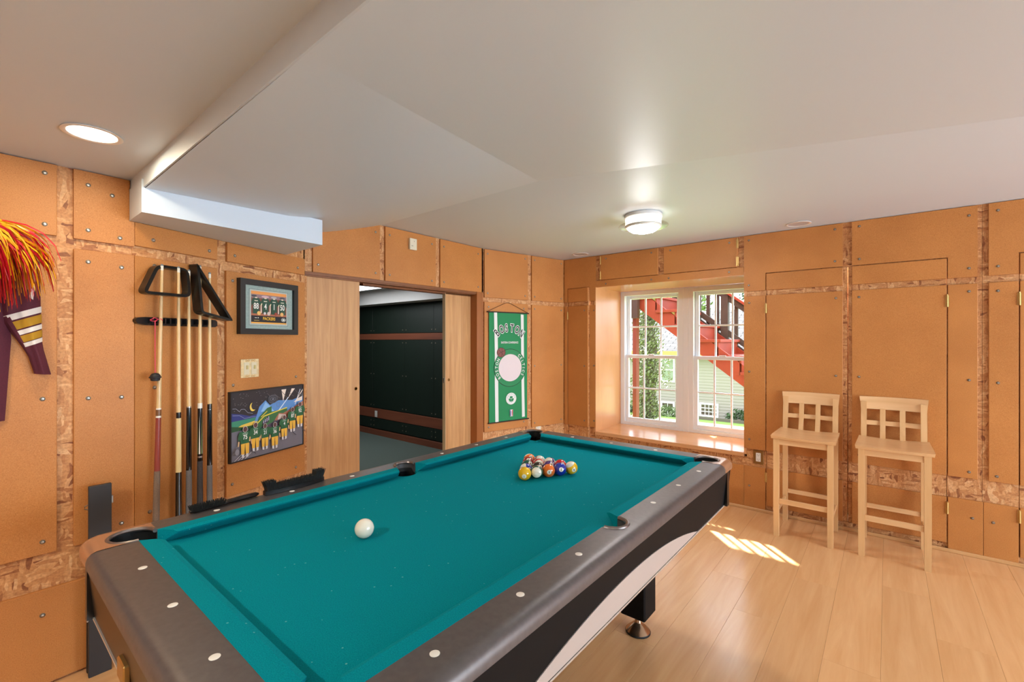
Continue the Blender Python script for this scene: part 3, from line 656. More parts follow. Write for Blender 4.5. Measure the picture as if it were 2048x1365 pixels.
for sx in (-1, 1):
    for sy in (-1, 1):
        c = [(sx*x, sy*y) for x, y in [(0.53, 0.99)]+[(OX-0.012, 0.985)]+arc((OX-0.062, OY-0.062), 0.05, 0, 90, 6)+[(0.525, OY-0.012)]]
        m = MB(); m.prism(c, ZA-0.004, 0.74, 'z', smooth=True); m.build('corner_post', BLACKP, pt)
        lx, ly = sx*0.282, sy*0.712
        leg = MB().box(lx-0.06, lx+0.06, ly-0.062, ly+0.062, 0.088, 0.60, b=0.006).build('leg', APR, pt)
        MB().lathe([(0.056, 0.0), (0.057, 0.006), (0.055, 0.009)], 28, (lx, ly, 0)).build('foot_pad', POCK, leg)
        MB().lathe([(0.055, 0.009), (0.05, 0.014), (0.03, 0.034), (0.017, 0.044), (0.014, 0.048), (0.014, 0.09)], 28, (lx, ly, 0)).build('leveller', plain('bronze_leveller', (170, 140, 112), 0.2, 0.9), leg)
        MB().lathe([(0.007, 0), (0.006, 0.004), (0, 0.005)], 10, (lx-0.02, ly-0.062 if sy > 0 else ly-0.062, 0.2), axis='y').build('bolt', STEEL, leg)
MB().box(-OX+0.07, OX-0.07, -OY+0.07, OY-0.07, 0.60, 0.70).build('slate_frame', APR, pt)

# ------------------------------------------------------------------ billiard balls
BR_ = 0.0286
BWHITE = plain('ball_ivory', (240, 234, 216), 0.06, coat=0.6)
def ball_mesh(kind, rgb):
    m = MB(); n = 28; prof = []; rings = 18
    vs = [(0, 0, -BR_)]; fs = []; ms = []
    for i in range(1, rings):
        t = -math.pi/2+math.pi*i/rings
        for k in range(n): vs.append((BR_*math.cos(t)*math.cos(2*math.pi*k/n), BR_*math.cos(t)*math.sin(2*math.pi*k/n), BR_*math.sin(t)))
    vs.append((0, 0, BR_)); top = len(vs)-1
    def mat(i): return 1 if kind == 'stripe' and not (5 <= i <= rings-6) else 0
    for k in range(n): m_ = mat(0); fs.append((0, 1+(k+1) % n, 1+k)); ms.append(m_)
    for i in range(rings-2):
        for k in range(n):
            a, b = 1+i*n+k, 1+i*n+(k+1) % n; fs.append((a, b, b+n, a+n)); ms.append(mat(i+1))
    for k in range(n): fs.append((1+(rings-2)*n+k, 1+(rings-2)*n+(k+1) % n, top)); ms.append(mat(rings-1))
    m.v = vs; m.f = [list(f) for f in fs]; m.m = ms; m.sm = [True]*len(fs)
    return m.mesh('ball', [plain('ball_%d_%d_%d' % rgb, rgb, 0.06, coat=0.6), BWHITE])
COL = {1: (236, 184, 8), 2: (20, 44, 158), 3: (206, 32, 40), 4: (82, 44, 124), 5: (232, 112, 32), 6: (14, 84, 66), 7: (168, 38, 34), 8: (44, 40, 36)}
def aim(o, d, roll=0.0):
    """turn the ball so that its number (local +x) points along d"""
    d = Vector(d).normalized(); up = Vector((0, 0, 1)); y = up.cross(d).normalized() if abs(d.z) < 0.95 else Vector((0, 1, 0)); z = d.cross(y)
    M = Matrix((d, y, z)).transposed(); M = M @ Matrix.Rotation(roll, 3, 'X'); o.rotation_euler = M.to_euler()
def aim2(o, z, x):
    z = Vector(z).normalized(); x = Vector(x); x = (x-z*x.dot(z)).normalized(); o.rotation_euler = Matrix((x, z.cross(x), z)).transposed().to_euler()
def ball(n, x, y, lab, face, roll=0.0):
    kind = 'stripe' if n > 8 else 'solid'; rgb = COL[n-8] if n > 8 else COL[n]
    o = obj('billiard_ball', ball_mesh(kind, rgb), None, (x, y, ZB+BR_)); tag(o, lab, 'ball', 'racked billiard balls'); aim(o, face, roll)
    for sg in (1, -1):
        m = MB(); rr = 0.0098
        vs = [(sg*(BR_+0.0002), 0, 0)]; fs = []
        for j in (1, 2):
            for k in range(14):
                r_ = rr*j/2; vs.append((sg*(math.sqrt(BR_**2-r_**2)+0.0002), r_*math.cos(2*math.pi*k/14), r_*math.sin(2*math.pi*k/14)))
        fs = [(0, 1+k, 1+(k+1) % 14) for k in range(14)]+[(1+k, 15+k, 15+(k+1) % 14, 1+(k+1) % 14) for k in range(14)]
        sp = m.add(vs, fs, 0, True).build('number_spot', BWHITE, o)
        tv, tf = text_geo(str(n), 0.0125 if n < 10 else 0.0105, 0.02)
        MB().add([(sg*(math.sqrt(max(BR_**2-u*u-v*v, 0))+0.0005), sg*u, v) for u, v in tv], tf).build('number', plain('ball_number', (24, 22, 26), 0.2), sp, fix=False)
    return o
e = Vector((0.106, 0.201, 0)).normalized()*0.0576; p_ = Vector((-0.201, 0.106, 0)).normalized()*0.0576*math.sqrt(3)/2
b0 = Vector((-1.205, 1.548, 0)); toc = Vector((1.2, -1.6, 0.6))
RACK = [[(1, 'solid yellow one ball at the near left corner of the rack', (1.15, -1.75, -0.35)), (14, 'ball showing only its white side between the yellow and orange balls', (-1, 0.4, 0.9)), (5, 'orange five ball in the middle of the front row', (1.35, -1.5, 0.05)), (2, 'solid blue ball between the orange ball and the yellow striped ball', (-1, 1, -0.3)), (9, 'yellow striped nine ball at the right corner of the rack', (1.75, -1.1, -0.2))],
        [(10, 'blue and white striped ball behind the yellow one ball', (0.2, -1, -1.6)), (8, 'black ball behind the white sided ball', (-1, 0.5, -0.6)), (4, 'purple ball behind the orange five ball', (-1, 0.5, -0.8)), (3, 'red ball behind the blue ball', (-1, 0.6, -0.6))],
        [(6, 'dark green ball on the left edge of the rack', (-1, 0.2, -0.8)), (11, 'bright red ball in the centre of the rack', (1, 0.1, -1.4)), (12, 'white ball with purple stripe at the back of the rack', (0.3, 1.3, 0.3))],
        [(7, 'red seven ball near the back tip of the rack', (1.0, -1.2, 1.5)), (15, 'white ball with dark red stripe beside the orange striped ball', (-0.6, -1.3, 0.9))],
        [(13, 'orange striped ball at the back tip of the rack', (1.25, -0.9, 1.2))]]
POLE = {14: ((1.0, -1.5, 0.35), (0.2, 0.4, 1)), 12: ((0.1, -1.3, 1.0), (1, 0.2, 0.3)), 15: ((0.9, -0.4, 1.0), (-1, 0.2, 0.6)), 10: ((-0.6, -1.2, 0.9), (1, -0.3, 0.3)), 11: ((-1, 1, -0.4), (0.5, 0.6, -1))}
ROLL = {9: 0.5, 14: 1.57, 12: 1.2, 15: 1.2, 10: 0.2, 13: 0.2, 11: 0.0}
for r_, row in enumerate(RACK):
    for k, (n, lab, face) in enumerate(row):
        p = b0+e*(k+r_*0.5)+p_*r_; o = ball(n, p.x, p.y, lab, face, ROLL.get(n, 0.0))
        if n in POLE: aim2(o, *POLE[n])
cb = obj('cue_ball', ball_mesh('cue', (240, 234, 216)), None, (-1.229, 0.784, ZB+BR_)); tag(cb, 'plain white cue ball alone on the near half of the cloth', 'ball')

# ------------------------------------------------------------------ brushes lying on the left rail
BRI = plain('black_bristle', (14, 18, 17), 0.7)
def bristles(mb, x0, x1, n, rows, w, h, fl=0.0, z0=0.0, prof=None):
    for i in range(n):
        t = i/(n-1); x = x0+(x1-x0)*t
        for j in range(rows):
            y = w*(j/(rows-1)-0.5); hh = (prof(t) if prof else h)*(0.97+0.06*random.random()); dx = fl*(2*t-1)**3+random.uniform(-0.0015, 0.0015); dy = (j/(rows-1)-0.5)*0.008
            mb.tube([(x, y, z0), (x+dx, y+dy, z0+hh)], [0.0016, 0.0012], 4)
b1 = thing('table_brush', 'long black bristle table brush lying bristles up on the rail', 'brush', (-1.752, 0.818, ZT), R(93))
m = MB(); hp = [(0.118*math.cos(t)*1.0, 0.021*math.sin(t)) for t in [2*math.pi*i/28 for i in range(28)]]
hp = [(max(-0.115, min(0.115, x*1.12)), y) for x, y in hp]
m.prism(hp, 0.001, 0.016, 'z', smooth=True); m.build('handle', BLACKP, b1)
m = MB(); bristles(m, -0.105, 0.105, 44, 5, 0.026, 0.02, 0.012, 0.015, lambda t: 0.036 if t < 0.16 or t > 0.84 else 0.021)
m.loft([[(x, -0.013, 0.014), (x, 0.013, 0.014), (x*1.05, 0.015, h_), (x*1.05, -0.015, h_)] for x, h_ in ((-0.108, 0.047), (-0.075, 0.047), (-0.072, 0.032), (0.072, 0.032), (0.075, 0.047), (0.108, 0.047))], smooth=False)
m.build('bristles', BRI, b1)['kind'] = 'stuff'
b2 = thing('rail_brush', 'short black under rail brush lying beside the longer table brush', 'brush', (-1.752, 0.588, ZT), R(93))
m = MB(); m.loft([[(x, w*math.cos(t), 0.009+h*math.sin(t)) for t in [2*math.pi*i/10 for i in range(10)]] for x, w, h in ((-0.01, 0.007, 0.004), (0.0, 0.012, 0.0075), (0.05, 0.013, 0.0085), (0.09, 0.011, 0.008), (0.1, 0.005, 0.004))]); m.loft([[(x, w*math.cos(t), 0.007+h*math.sin(t)) for t in [2*math.pi*i/10 for i in range(10)]] for x, w, h in ((-0.115, 0.006, 0.004), (-0.105, 0.013, 0.006), (-0.02, 0.013, 0.006), (0.0, 0.01, 0.006))]); m.build('handle', BLACKP, b2)
m = MB(); bristles(m, -0.11, -0.015, 26, 5, 0.026, 0.014, 0.004, 0.01); m.build('bristles', BRI, b2)['kind'] = 'stuff'

# ------------------------------------------------------------------ cue rack and cues on the angled wall (local: x along wall, -y into the room)
def onB(name, label, cat, s=0.0, z=0.0, off=0.0, group=None):
    ca, sa = math.cos(SB.a), math.sin(SB.a)
    return thing(name, label, cat, (SB.o[0]+ca*s+sa*off, SB.o[1]+sa*s-ca*off, z), SB.a, group)
cr = onB('cue_rack', 'black plastic wall cue rack holding five cues', 'cue rack')
m = MB(); bar = [(-0.008, 1.430), (0.0, 1.421), (0.03, 1.415), (0.35, 1.415), (0.361, 1.422), (0.361, 1.442), (0.35, 1.451), (0.03, 1.451), (0.0, 1.447), (-0.008, 1.439)]
m.prism(bar, -0.022, 0.0, 'y'); m.build('rail', BLACKP, cr)
CUES = [(0.053, 'c1'), (0.152, 'c2'), (0.199, 'c3'), (0.252, 'c4'), (0.300, 'c5')]
for s in (0.053, 0.105, 0.152, 0.199, 0.252, 0.300):
    clip = MB()
    for k in (-1, 1): clip.prism([(s+k*0.008, 1.424), (s+k*0.013, 1.424), (s+k*0.013, 1.446), (s+k*0.008, 1.446)], -0.052, -0.018, 'y')
    clip.build('clip', BLACKP, cr)
base = MB().box(-0.01, 0.37, -0.085, 0.0, 0.19, 0.215, b=0.004).build('butt_rest', BLACKP, cr)
TIPW = plain('white_ferrule', (226, 220, 204), 0.3); SHAFT = plain('maple_shaft', (222, 186, 132), 0.25, noise=0.06, nscale=20)
def stepped(mb, prof, mats, c=(0, 0)):
    for (z0, r0, z1, r1, mi) in prof: mb.lathe([(r0, z0), (r1, z1)], 14, (c[0], c[1], 0), mi)
GRIPG = plain('grey_linen_wrap', (112, 110, 110), 0.85, noise=0.3, nscale=500); GRIPD = plain('speckled_linen_wrap', (62, 60, 62), 0.85, noise=0.6, nscale=420); GRIPB = plain('taupe_linen_wrap', (128, 108, 92), 0.85, noise=0.2, nscale=400)
GLB = plain('gloss_black', (12, 12, 14), 0.12, coat=0.5); REDB = plain('red_stained_butt', (142, 58, 46), 0.3, coat=0.3); CREAM = plain('cream_butt', (226, 202, 146), 0.2, coat=0.4)
def cue(s, lab, top, z_joint, segs, lean=0.0):
    t = onB('pool_cue', lab, 'pool cue', s, 0.216, 0.05, 'pool cues in the wall rack'); t.rotation_euler = (0, lean, SB.a)
    z0 = 0.216
    MB().lathe([(0.0060, top-0.028-z0), (0.0060, top-0.008-z0)], 14).build('ferrule', TIPW, t)
    MB().lathe([(0.0060, top-0.008-z0), (0.0056, top-0.003-z0), (0.003, top-z0)], 14).build('tip', plain('leather_tip', (120, 128, 132), 0.8), t)
    MB().lathe([(0.0095, z_joint-z0), (0.0078, z_joint+0.3-z0), (0.0062, top-0.12-z0), (0.0060, top-0.028-z0)], 14).build('shaft', SHAFT, t)
    def rad(z): return 0.0148-0.0048*max(0, min(1, (z-0.216)/(z_joint-0.216)))
    for nm, a, b, mt in segs: MB().lathe([(rad(a), a-z0), (rad(b), b-z0)], 14).build(nm, mt, t)
    return t
RINGW = plain('ring_white', (232, 228, 216), 0.25)
cue(0.048, 'red stained cue with a taupe wrapped grip, leftmost in the rack', 1.69, 1.045, [('joint_collar', 1.04, 1.046, RINGW), ('brown_collar', 1.012, 1.04, plain('brown_collar', (120, 80, 50), 0.3)), ('joint_ring', 1.004, 1.012, RINGW), ('forearm', 0.768, 1.004, REDB), ('grip', 0.46, 0.768, GRIPB), ('butt_sleeve', 0.23, 0.46, REDB), ('bumper', 0.216, 0.23, BLACKP)], lean=0.022)
cue(0.152, 'cream butted cue with a black lower half, second in the rack', 1.69, 1.015, [('black_collar', 0.988, 1.015, GLB), ('forearm', 0.738, 0.988, CREAM), ('handle', 0.23, 0.738, GLB), ('bumper', 0.216, 0.23, BLACKP)])
cue(0.199, 'black butted cue with smooth grey wrap, third in the rack', 1.682, 1.035, [('joint_collar', 1.03, 1.036, plain('silver_ring', (190, 190, 190), 0.2, 0.9)), ('forearm', 0.735, 1.03, GLB), ('grip', 0.45, 0.735, GRIPG), ('butt_sleeve', 0.23, 0.45, GLB), ('bumper', 0.216, 0.23, BLACKP)])
c4 = (0.252, 'black cue with white inlaid points and speckled wrap, fourth in the rack', 1.712, 1.045, [('white_collar', 1.02, 1.045, RINGW), ('forearm', 0.79, 1.02, GLB), ('inlay_ring', 0.782, 0.79, MATS['silver_ring']), ('collar', 0.765, 0.782, GLB), ('grip', 0.45, 0.765, GRIPD), ('butt_sleeve', 0.23, 0.45, GLB), ('bumper', 0.216, 0.23, BLACKP)])
q = cue(*c4)
for k in range(8):
    a = 2*math.pi*k/8; rr = 0.0118
    MB().add([(math.cos(a-0.25)*rr, math.sin(a-0.25)*rr, 0.80-0.216), (math.cos(a+0.25)*rr, math.sin(a+0.25)*rr, 0.80-0.216), (math.cos(a)*0.0112, math.sin(a)*0.0112, 0.985-0.216)], [(0, 1, 2)]).build('inlay_point', RINGW if k % 2 else plain('olive_inlay', (120, 132, 84), 0.3), q)
cue(0.300, 'plain black butted cue with pale grey wrap, rightmost in the rack', 1.684, 1.035, [('joint_collar', 1.005, 1.009, MATS['silver_ring']), ('forearm', 0.733, 1.035, GLB), ('grip', 0.45, 0.733, GRIPG), ('butt_sleeve', 0.23, 0.45, GLB), ('bumper', 0.216, 0.23, BLACKP)])
# rubber ball hanging on a pink cord from the rack
pl = onB('cord_with_rubber_cap', 'black rubber cap hanging on a pink cord from the cue rack', 'cue hanger', 0.037, 1.19, 0.075)
MB().lathe([(0.0, 0.016), (0.012, 0.013), (0.018, 0.006), (0.0195, 0.0), (0.023, -0.002), (0.0225, -0.006), (0.018, -0.008), (0.0165, -0.018), (0.012, -0.02), (0, -0.02)][::-1], 20, (0, 0, 0)).build('rubber_cap', plain('rubber', (34, 34, 38), 0.5), pl)
PINK = plain('pink_cord', (220, 70, 96), 0.7)
loop = [(0.004+0.012*math.cos(t)+0.004*math.sin(3*t), 0.012+0.006*math.sin(2*t), 0.25+0.008*math.sin(t)) for t in [i*0.35 for i in range(19)]]
MB().tube([(0, 0, 0.014), (0.001, 0.003, 0.12), (0.003, 0.006, 0.245)]+loop+[(0.03, 0.01, 0.254), (0.036, 0.01, 0.246)], 0.0016, 6).build('pink_cord', PINK, pl)
# two ball racks hung over the cue tips
def frame_rack(nm, lab, poly, loc_off, depth, wall, rnd, tilt=0.45):
    t = onB(nm, lab, 'ball rack', 0, 0, loc_off)
    def rounded(ps, r, n=6):
        out = []
        for i in range(len(ps)):
            a, b, c = Vector(ps[i-1]), Vector(ps[i]), Vector(ps[(i+1) % len(ps)]); u = (a-b).normalized(); w = (c-b).normalized()
            for k in range(n+1):
                s_ = k/n; p0 = b+u*r; p1 = b+w*r; q0 = p0.lerp(b, s_); q1 = b.lerp(p1, s_); out.append(q0.lerp(q1, s_))
        return out
    cen = sum((Vector(p) for p in poly), Vector((0, 0)))/len(poly)
    outer = rounded(poly, rnd)
    # inward offset using edge normals
    ins = []
    n = len(outer)
    for i in range(n):
        d = (outer[(i+1) % n]-outer[i-1]).normalized(); nn = Vector((-d.y, d.x))
        if (cen-outer[i]).dot(nn) < 0: nn = -nn
        ins.append(outer[i]+nn*wall)
    m = MB(); vs = []
    for (lp, y) in ((outer, 0.0), (outer, -depth), (ins, -depth), (ins, 0.0)): vs += [(p.x, y, p.y) for p in lp]
    m.add(vs, [(r*n+i, r*n+(i+1) % n, ((r+1) % 4)*n+(i+1) % n, ((r+1) % 4)*n+i) for r in range(4) for i in range(n)], 0, True)
    zm_ = max(p[1] for p in poly); m.v = [(x, y-tilt*(zm_-z), z) for x, y, z in m.v]
    m.build('frame', BLACKP, t); return t
frame_rack('diamond_rack', 'black plastic diamond ball rack hung over the left cue tips', [(0.062, 1.688), (-0.034, 1.545), (0.172, 1.545), (0.202, 1.688)], 0.003, 0.042, 0.013, 0.035, 0.45)
frame_rack('triangle_rack', 'black plastic triangle ball rack hung over the right cue tips', [(0.230, 1.725), (0.200, 1.475), (0.358, 1.44)], 0.003, 0.055, 0.012, 0.022, 0.3)

# ------------------------------------------------------------------ framed jersey print
def on(sec, name, label, cat, s=0.0, z=0.0, off=0.0, group=None):
    ca, sa = math.cos(sec.a), math.sin(sec.a)
    return thing(name, label, cat, (sec.o[0]+ca*s+sa*off, sec.o[1]+sa*s-ca*off, z), sec.a, group)
def frame_bars(w, h, bw, y0, y1, inner=0.0):
    m = MB()
    for poly in ([(-w, -h), (w, -h), (w-bw, -h+bw), (-w+bw, -h+bw)], [(w, -h), (w, h), (w-bw, h-bw), (w-bw, -h+bw)], [(w, h), (-w, h), (-w+bw, h-bw), (w-bw, h-bw)], [(-w, h), (-w, -h), (-w+bw, -h+bw), (-w+bw, h-bw)]): m.prism(poly, y0, y1, 'y')
    return m
GR, WH, YE_, BK = (30, 66, 50), (236, 236, 230), (240, 190, 60), (22, 22, 24)
f1 = on(SB, 'framed_print', 'black framed print of four numbered green jerseys in lockers', 'picture', 0.679, 1.533, 0.002)
frame_bars(0.195, 0.1505, 0.031, -0.028, 0.0).build('frame', plain('black_frame', (26, 26, 27), 0.45), f1)
MB().box(-0.166, 0.166, -0.012, -0.004, -0.122, 0.122).build('mat_board', plain('grey_green_mat', (158, 176, 170), 0.8, noise=0.12, nscale=90), f1)
A = Art(-0.0125)
A.rect(-0.131, 0.131, -0.1005, 0.1005, (40, 46, 48)); A.rect(-0.1295, 0.1295, -0.099, 0.099, (178, 192, 186)); A.rect(-0.121, 0.121, -0.0925, 0.0925, (206, 190, 178))
A.rect(-0.119, 0.119, -0.09, 0.09, (128, 78, 64)); A.rect(-0.119, 0.119, 0.073, 0.09, (236, 158, 84)); A.rect(-0.119, 0.119, 0.052, 0.073, (150, 122, 128))
for u, w_, c in ((-0.1, 0.035, (70, 74, 80)), (-0.028, 0.05, (214, 178, 186)), (0.03, 0.04, (184, 178, 182)), (0.09, 0.04, (84, 80, 92))): A.ell(u, 0.063, w_/2, 0.006, c)
A.rect(-0.119, 0.119, -0.052, -0.034, (176, 108, 80)); A.rect(-0.119, 0.119, -0.082, -0.046, (34, 32, 38)); A.rect(-0.119, 0.119, -0.09, -0.082, (240, 176, 80))
for u, num in ((-0.088, '88'), (-0.028, '4'), (0.03, '1'), (0.088, '50')):
    A.poly([(u-0.019, -0.035), (u+0.019, -0.035), (u+0.02, 0.02), (u+0.03, 0.005), (u+0.031, 0.03), (u+0.02, 0.05), (u+0.008, 0.055), (u-0.008, 0.055), (u-0.02, 0.05), (u-0.031, 0.03), (u-0.03, 0.005), (u-0.02, 0.02)], (40, 78, 62))
    A.ell(u, 0.054, 0.009, 0.004, (222, 206, 186)); A.rect(u-0.011, u+0.011, 0.034, 0.039, (214, 212, 190))
    A.text(num, u, 0.008, 0.046, WH, 0.72, 0.02)
for u in (-0.058, 0.001, 0.059): A.poly([(u-0.004, -0.03), (u+0.005, -0.03), (u+0.004, 0.012), (u-0.003, 0.012)], (226, 206, 190)); A.poly([(u-0.004, 0.012), (u+0.004, 0.012), (u+0.009, 0.024), (u+0.002, 0.024)], (236, 220, 180))
for u, r_, c in ((-0.072, 0.012, (232, 186, 110)), (-0.034, 0.008, (220, 214, 214)), (-0.008, 0.011, (214, 196, 186)), (0.04, 0.009, (160, 70, 60)), (0.083, 0.012, (228, 180, 112))): A.ell(u, -0.032, r_, r_*0.95, c)
A.text('PACKERS', -0.005, -0.061, 0.024, YE_, 0.85, 0.02)
A.ell(0.094, -0.064, 0.016, 0.0105, WH); A.ell(0.094, -0.064, 0.0135, 0.0085, (40, 78, 62)); A.ell(0.094, -0.064, 0.0085, 0.005, WH); A.rect(0.094, 0.104, -0.0655, -0.0625, WH)
A.rect(-0.1, -0.086, -0.06, -0.057, WH); A.ell(-0.078, -0.058, 0.003, 0.003, WH); A.rect(-0.105, -0.072, -0.074, -0.071, (190, 160, 80))
A.build('print', f1)

# ------------------------------------------------------------------ unframed looking night stadium poster
f2 = on(SB, 'night_stadium_picture', 'thin black edged picture of football players facing a stadium at night', 'picture', 0.68, 0.8875, 0.001)
frame_bars(0.2465, 0.1885, 0.006, -0.02, 0.0).build('frame', MATS['black_frame'], f2)
MB().box(-0.2405, 0.2405, -0.016, -0.002, -0.1825, 0.1825).build('backing', plain('print_white', (200, 200, 204), 0.4), f2)
A = Art(-0.0162); W, H = 0.2405, 0.1825
A.rect(-W, W, 0.0, H, (46, 42, 46)); A.rect(-W, W, -H, 0.01, (116, 114, 124))
A.poly([(-W, -0.02), (-0.07, 0.0), (-0.02, 0.05), (-0.08, 0.052), (-0.13, 0.046), (-0.18, 0.062), (-W, 0.075)], (52, 62, 128))
A.poly([(-W, -0.02), (-W, 0.03), (-0.07, 0.035), (-0.06, -0.01)], (60, 140, 110)); A.poly([(-W, -0.02), (-0.18, 0.005), (-0.07, 0.02), (-0.06, -0.012)], (232, 196, 84)); A.poly([(-W, -0.025), (-W, 0.005), (-0.17, -0.008), (-0.07, -0.005), (-0.07, -0.02)], (46, 84, 50))
A.poly([(-0.1, 0.01), (-0.07, 0.09), (-0.03, 0.12), (0.0, 0.09), (0.06, 0.11), (0.16, 0.1), (W, 0.12), (W, 0.03), (0.05, 0.03)], (96, 146, 206)); A.poly([(-0.06, 0.06), (-0.03, 0.11), (0.0, 0.085), (0.03, 0.05)], (140, 188, 232))
for pts in ([(0.08, 0.17), (0.115, 0.17), (0.092, 0.1)], [(0.155, 0.17), (0.18, 0.168), (0.13, 0.115)], [(W, 0.16), (W-0.004, 0.09), (0.17, 0.085), (0.19, 0.1)]): A.poly(pts, (238, 222, 206))
A.poly([(W, 0.15), (0.2, 0.105), (0.235, 0.115)], (60, 60, 66)); A.line([(0.06, 0.05), (0.13, 0.12)], 0.006, (214, 230, 246)); A.line([(0.18, 0.07), (0.22, 0.16)], 0.004, (240, 240, 244))
for t in range(5): A.line([(-0.02+0.05*t, 0.16-0.01*(t % 2)), (0.02+0.05*t, 0.12)], 0.003, (92, 84, 84))
A.poly([(-0.095, -0.02), (-0.075, 0.03), (-0.02, 0.075), (0.01, 0.082), (0.01, 0.05), (0.12, 0.055), (0.12, 0.03), (0.03, 0.0), (0.0, -0.03)], (62, 112, 66)); A.line([(-0.085, -0.002), (-0.04, 0.032), (0.03, 0.045), (0.12, 0.06)], 0.006, (226, 206, 70)); A.line([(-0.06, 0.03), (-0.02, 0.058)], 0.004, (226, 206, 70))
A.poly([(-0.055, -0.015), (-0.05, 0.005), (-0.012, 0.03), (-0.012, -0.006)], (58, 44, 62))
for k in range(4): A.rect(-0.046+0.011*k, -0.041+0.011*k, -0.008+0.004*k, 0.008+0.006*k, (186, 190, 214))
A.poly([(0.03, 0.0), (0.06, 0.035), (0.09, 0.03), (0.15, 0.05), (W, 0.085), (W, -0.02), (0.1, -0.04)], (178, 112, 88)); A.poly([(0.05, 0.0), (0.06, 0.03), (0.11, 0.02), (0.12, -0.03)], (212, 190, 176)); A.poly([(-0.06, -0.03), (0.02, -0.01), (0.1, 0.005), (0.2, -0.02), (0.1, -0.045), (0.0, -0.05)], (92, 78, 92))
A.ell(-0.113, 0.095, 0.02, 0.024, (236, 206, 96)); A.ell(-0.104, 0.101, 0.019, 0.023, (50, 46, 52))
for r_ in (0.034, 0.028): A.ell(0.018, 0.122, r_, r_*0.72, (120, 122, 130)); A.ell(0.018, 0.122, r_-0.0015, r_*0.72-0.0015, (46, 44, 50))
A.ell(0.018, 0.122, 0.02, 0.013, (110, 114, 124)); A.ell(0.018, 0.122, 0.0165, 0.01, (46, 44, 50)); A.ell(0.018, 0.122, 0.009, 0.006, (110, 114, 124)); A.line([(0.045, 0.1), (0.045, 0.075), (0.065, 0.075), (0.065, 0.098), (0.045, 0.098)], 0.0015, (120, 124, 140))
for k in range(46): u, v = random.uniform(-W+0.005, -0.02), random.uniform(0.08, H-0.006); A.ell(u, v, 0.0011, 0.0011, (206, 204, 204), 6)
A.line([(-W, 0.1), (-0.22, 0.098), (-0.2, 0.08), (-0.19, 0.092), (-0.17, 0.09), (-0.15, 0.068), (-0.12, 0.06)], 0.0016, (170, 178, 196)); A.line([(-W, 0.065), (-0.2, 0.06), (-0.17, 0.04), (-0.13, 0.042), (-0.1, 0.04)], 0.0016, (160, 170, 200))
for k in range(7): A.line([(-0.2+0.07*k, -0.15+0.012*k), (-0.17+0.07*k, -0.176+0.012*k)], 0.004, (74, 72, 84))
for k in range(4): A.line([(-0.23+0.02*k, -0.178), (-0.19+0.02*k, -0.15)], 0.003, (196, 196, 204))
PLAYERS = [(-0.168, -0.155, 1.12, '75'), (-0.105, -0.135, 1.05, '34'), (-0.045, -0.14, 0.97, '21'), (0.02, -0.148, 1.0, '36'), (0.085, -0.11, 0.95, '4'), (0.145, -0.075, 0.98, '87'), (0.2, -0.055, 1.02, '92')]
for u, v, k, num in PLAYERS:
    for sg in (-1, 1): A.poly([(u+sg*0.004*k, v), (u+sg*0.02*k, v+0.004), (u+sg*0.023*k, v+0.058*k), (u+0.0*k, v+0.058*k)], (234, 180, 66))
    for sg in (-1, 1): A.poly([(u+sg*0.005*k, v-0.014*k), (u+sg*0.017*k, v-0.012*k), (u+sg*0.018*k, v+0.004), (u+sg*0.006*k, v+0.004)], (214, 210, 214))
    A.poly([(u-0.024*k, v+0.054*k), (u+0.024*k, v+0.054*k), (u+0.026*k, v+0.08*k), (u+0.035*k, v+0.066*k), (u+0.038*k, v+0.09*k), (u+0.03*k, v+0.112*k), (u-0.03*k, v+0.112*k), (u-0.038*k, v+0.09*k), (u-0.035*k, v+0.066*k), (u-0.026*k, v+0.08*k)], (40, 96, 60))
    A.line([(u-0.033*k, v+0.068*k), (u-0.036*k, v+0.045*k)], 0.008*k, (216, 176, 130)); A.line([(u+0.033*k, v+0.068*k), (u+0.036*k, v+0.045*k)], 0.008*k, (216, 176, 130))
    A.ell(u, v+0.122*k, 0.013*k, 0.015*k, (226, 220, 220), 16); A.ell(u, v+0.122*k, 0.0115*k, 0.0135*k, (92, 60, 56), 16); A.rect(u-0.014*k, u+0.014*k, v+0.1*k, v+0.104*k, (150, 180, 160)); A.text(num, u, v+0.085*k, 0.03*k, WH, 0.8, 0.02)
A.ell(-0.222, -0.13, 0.014, 0.02, (40, 40, 44)); A.ell(-0.222, -0.13, 0.0125, 0.0185, (130, 128, 136))
A.build('print', f2)

# ------------------------------------------------------------------ switches, outlets, sensor
sw = on(SB, 'light_switch_plate', 'ornate ivory double light switch plate between the two pictures', 'light switch', 0.5625, 1.1945, 0.0)
MB().box(-0.0555, 0.0555, -0.006, 0, -0.0505, 0.0505, b=0.002).build('cover_plate', plain('cream_plate', (232, 208, 158), 0.35, noise=0.15, nscale=60), sw)
m = MB()
for u in (-1, 1):
    for v in (-1, 1): MB().tube([(u*(0.018+0.012*math.cos(t)), -0.0065, v*(0.043+0.004*math.sin(2*t))) for t in [i*0.5 for i in range(13)]], 0.0012, 5).build('scroll_ornament', plain('gold_ornament', (206, 160, 92), 0.35, 0.4), sw)
for u in (-0.023, 0.023):
    k = MB().box(u-0.0165, u+0.0165, -0.009, -0.005, -0.0335, 0.0335, b=0.0015).build('rocker', IVORY, sw)
    MB().box(u-0.004, u+0.006, -0.017, -0.008, -0.004, 0.017, b=0.001).build('toggle', plain('yellowed_ivory', (214, 198, 140), 0.35), k)
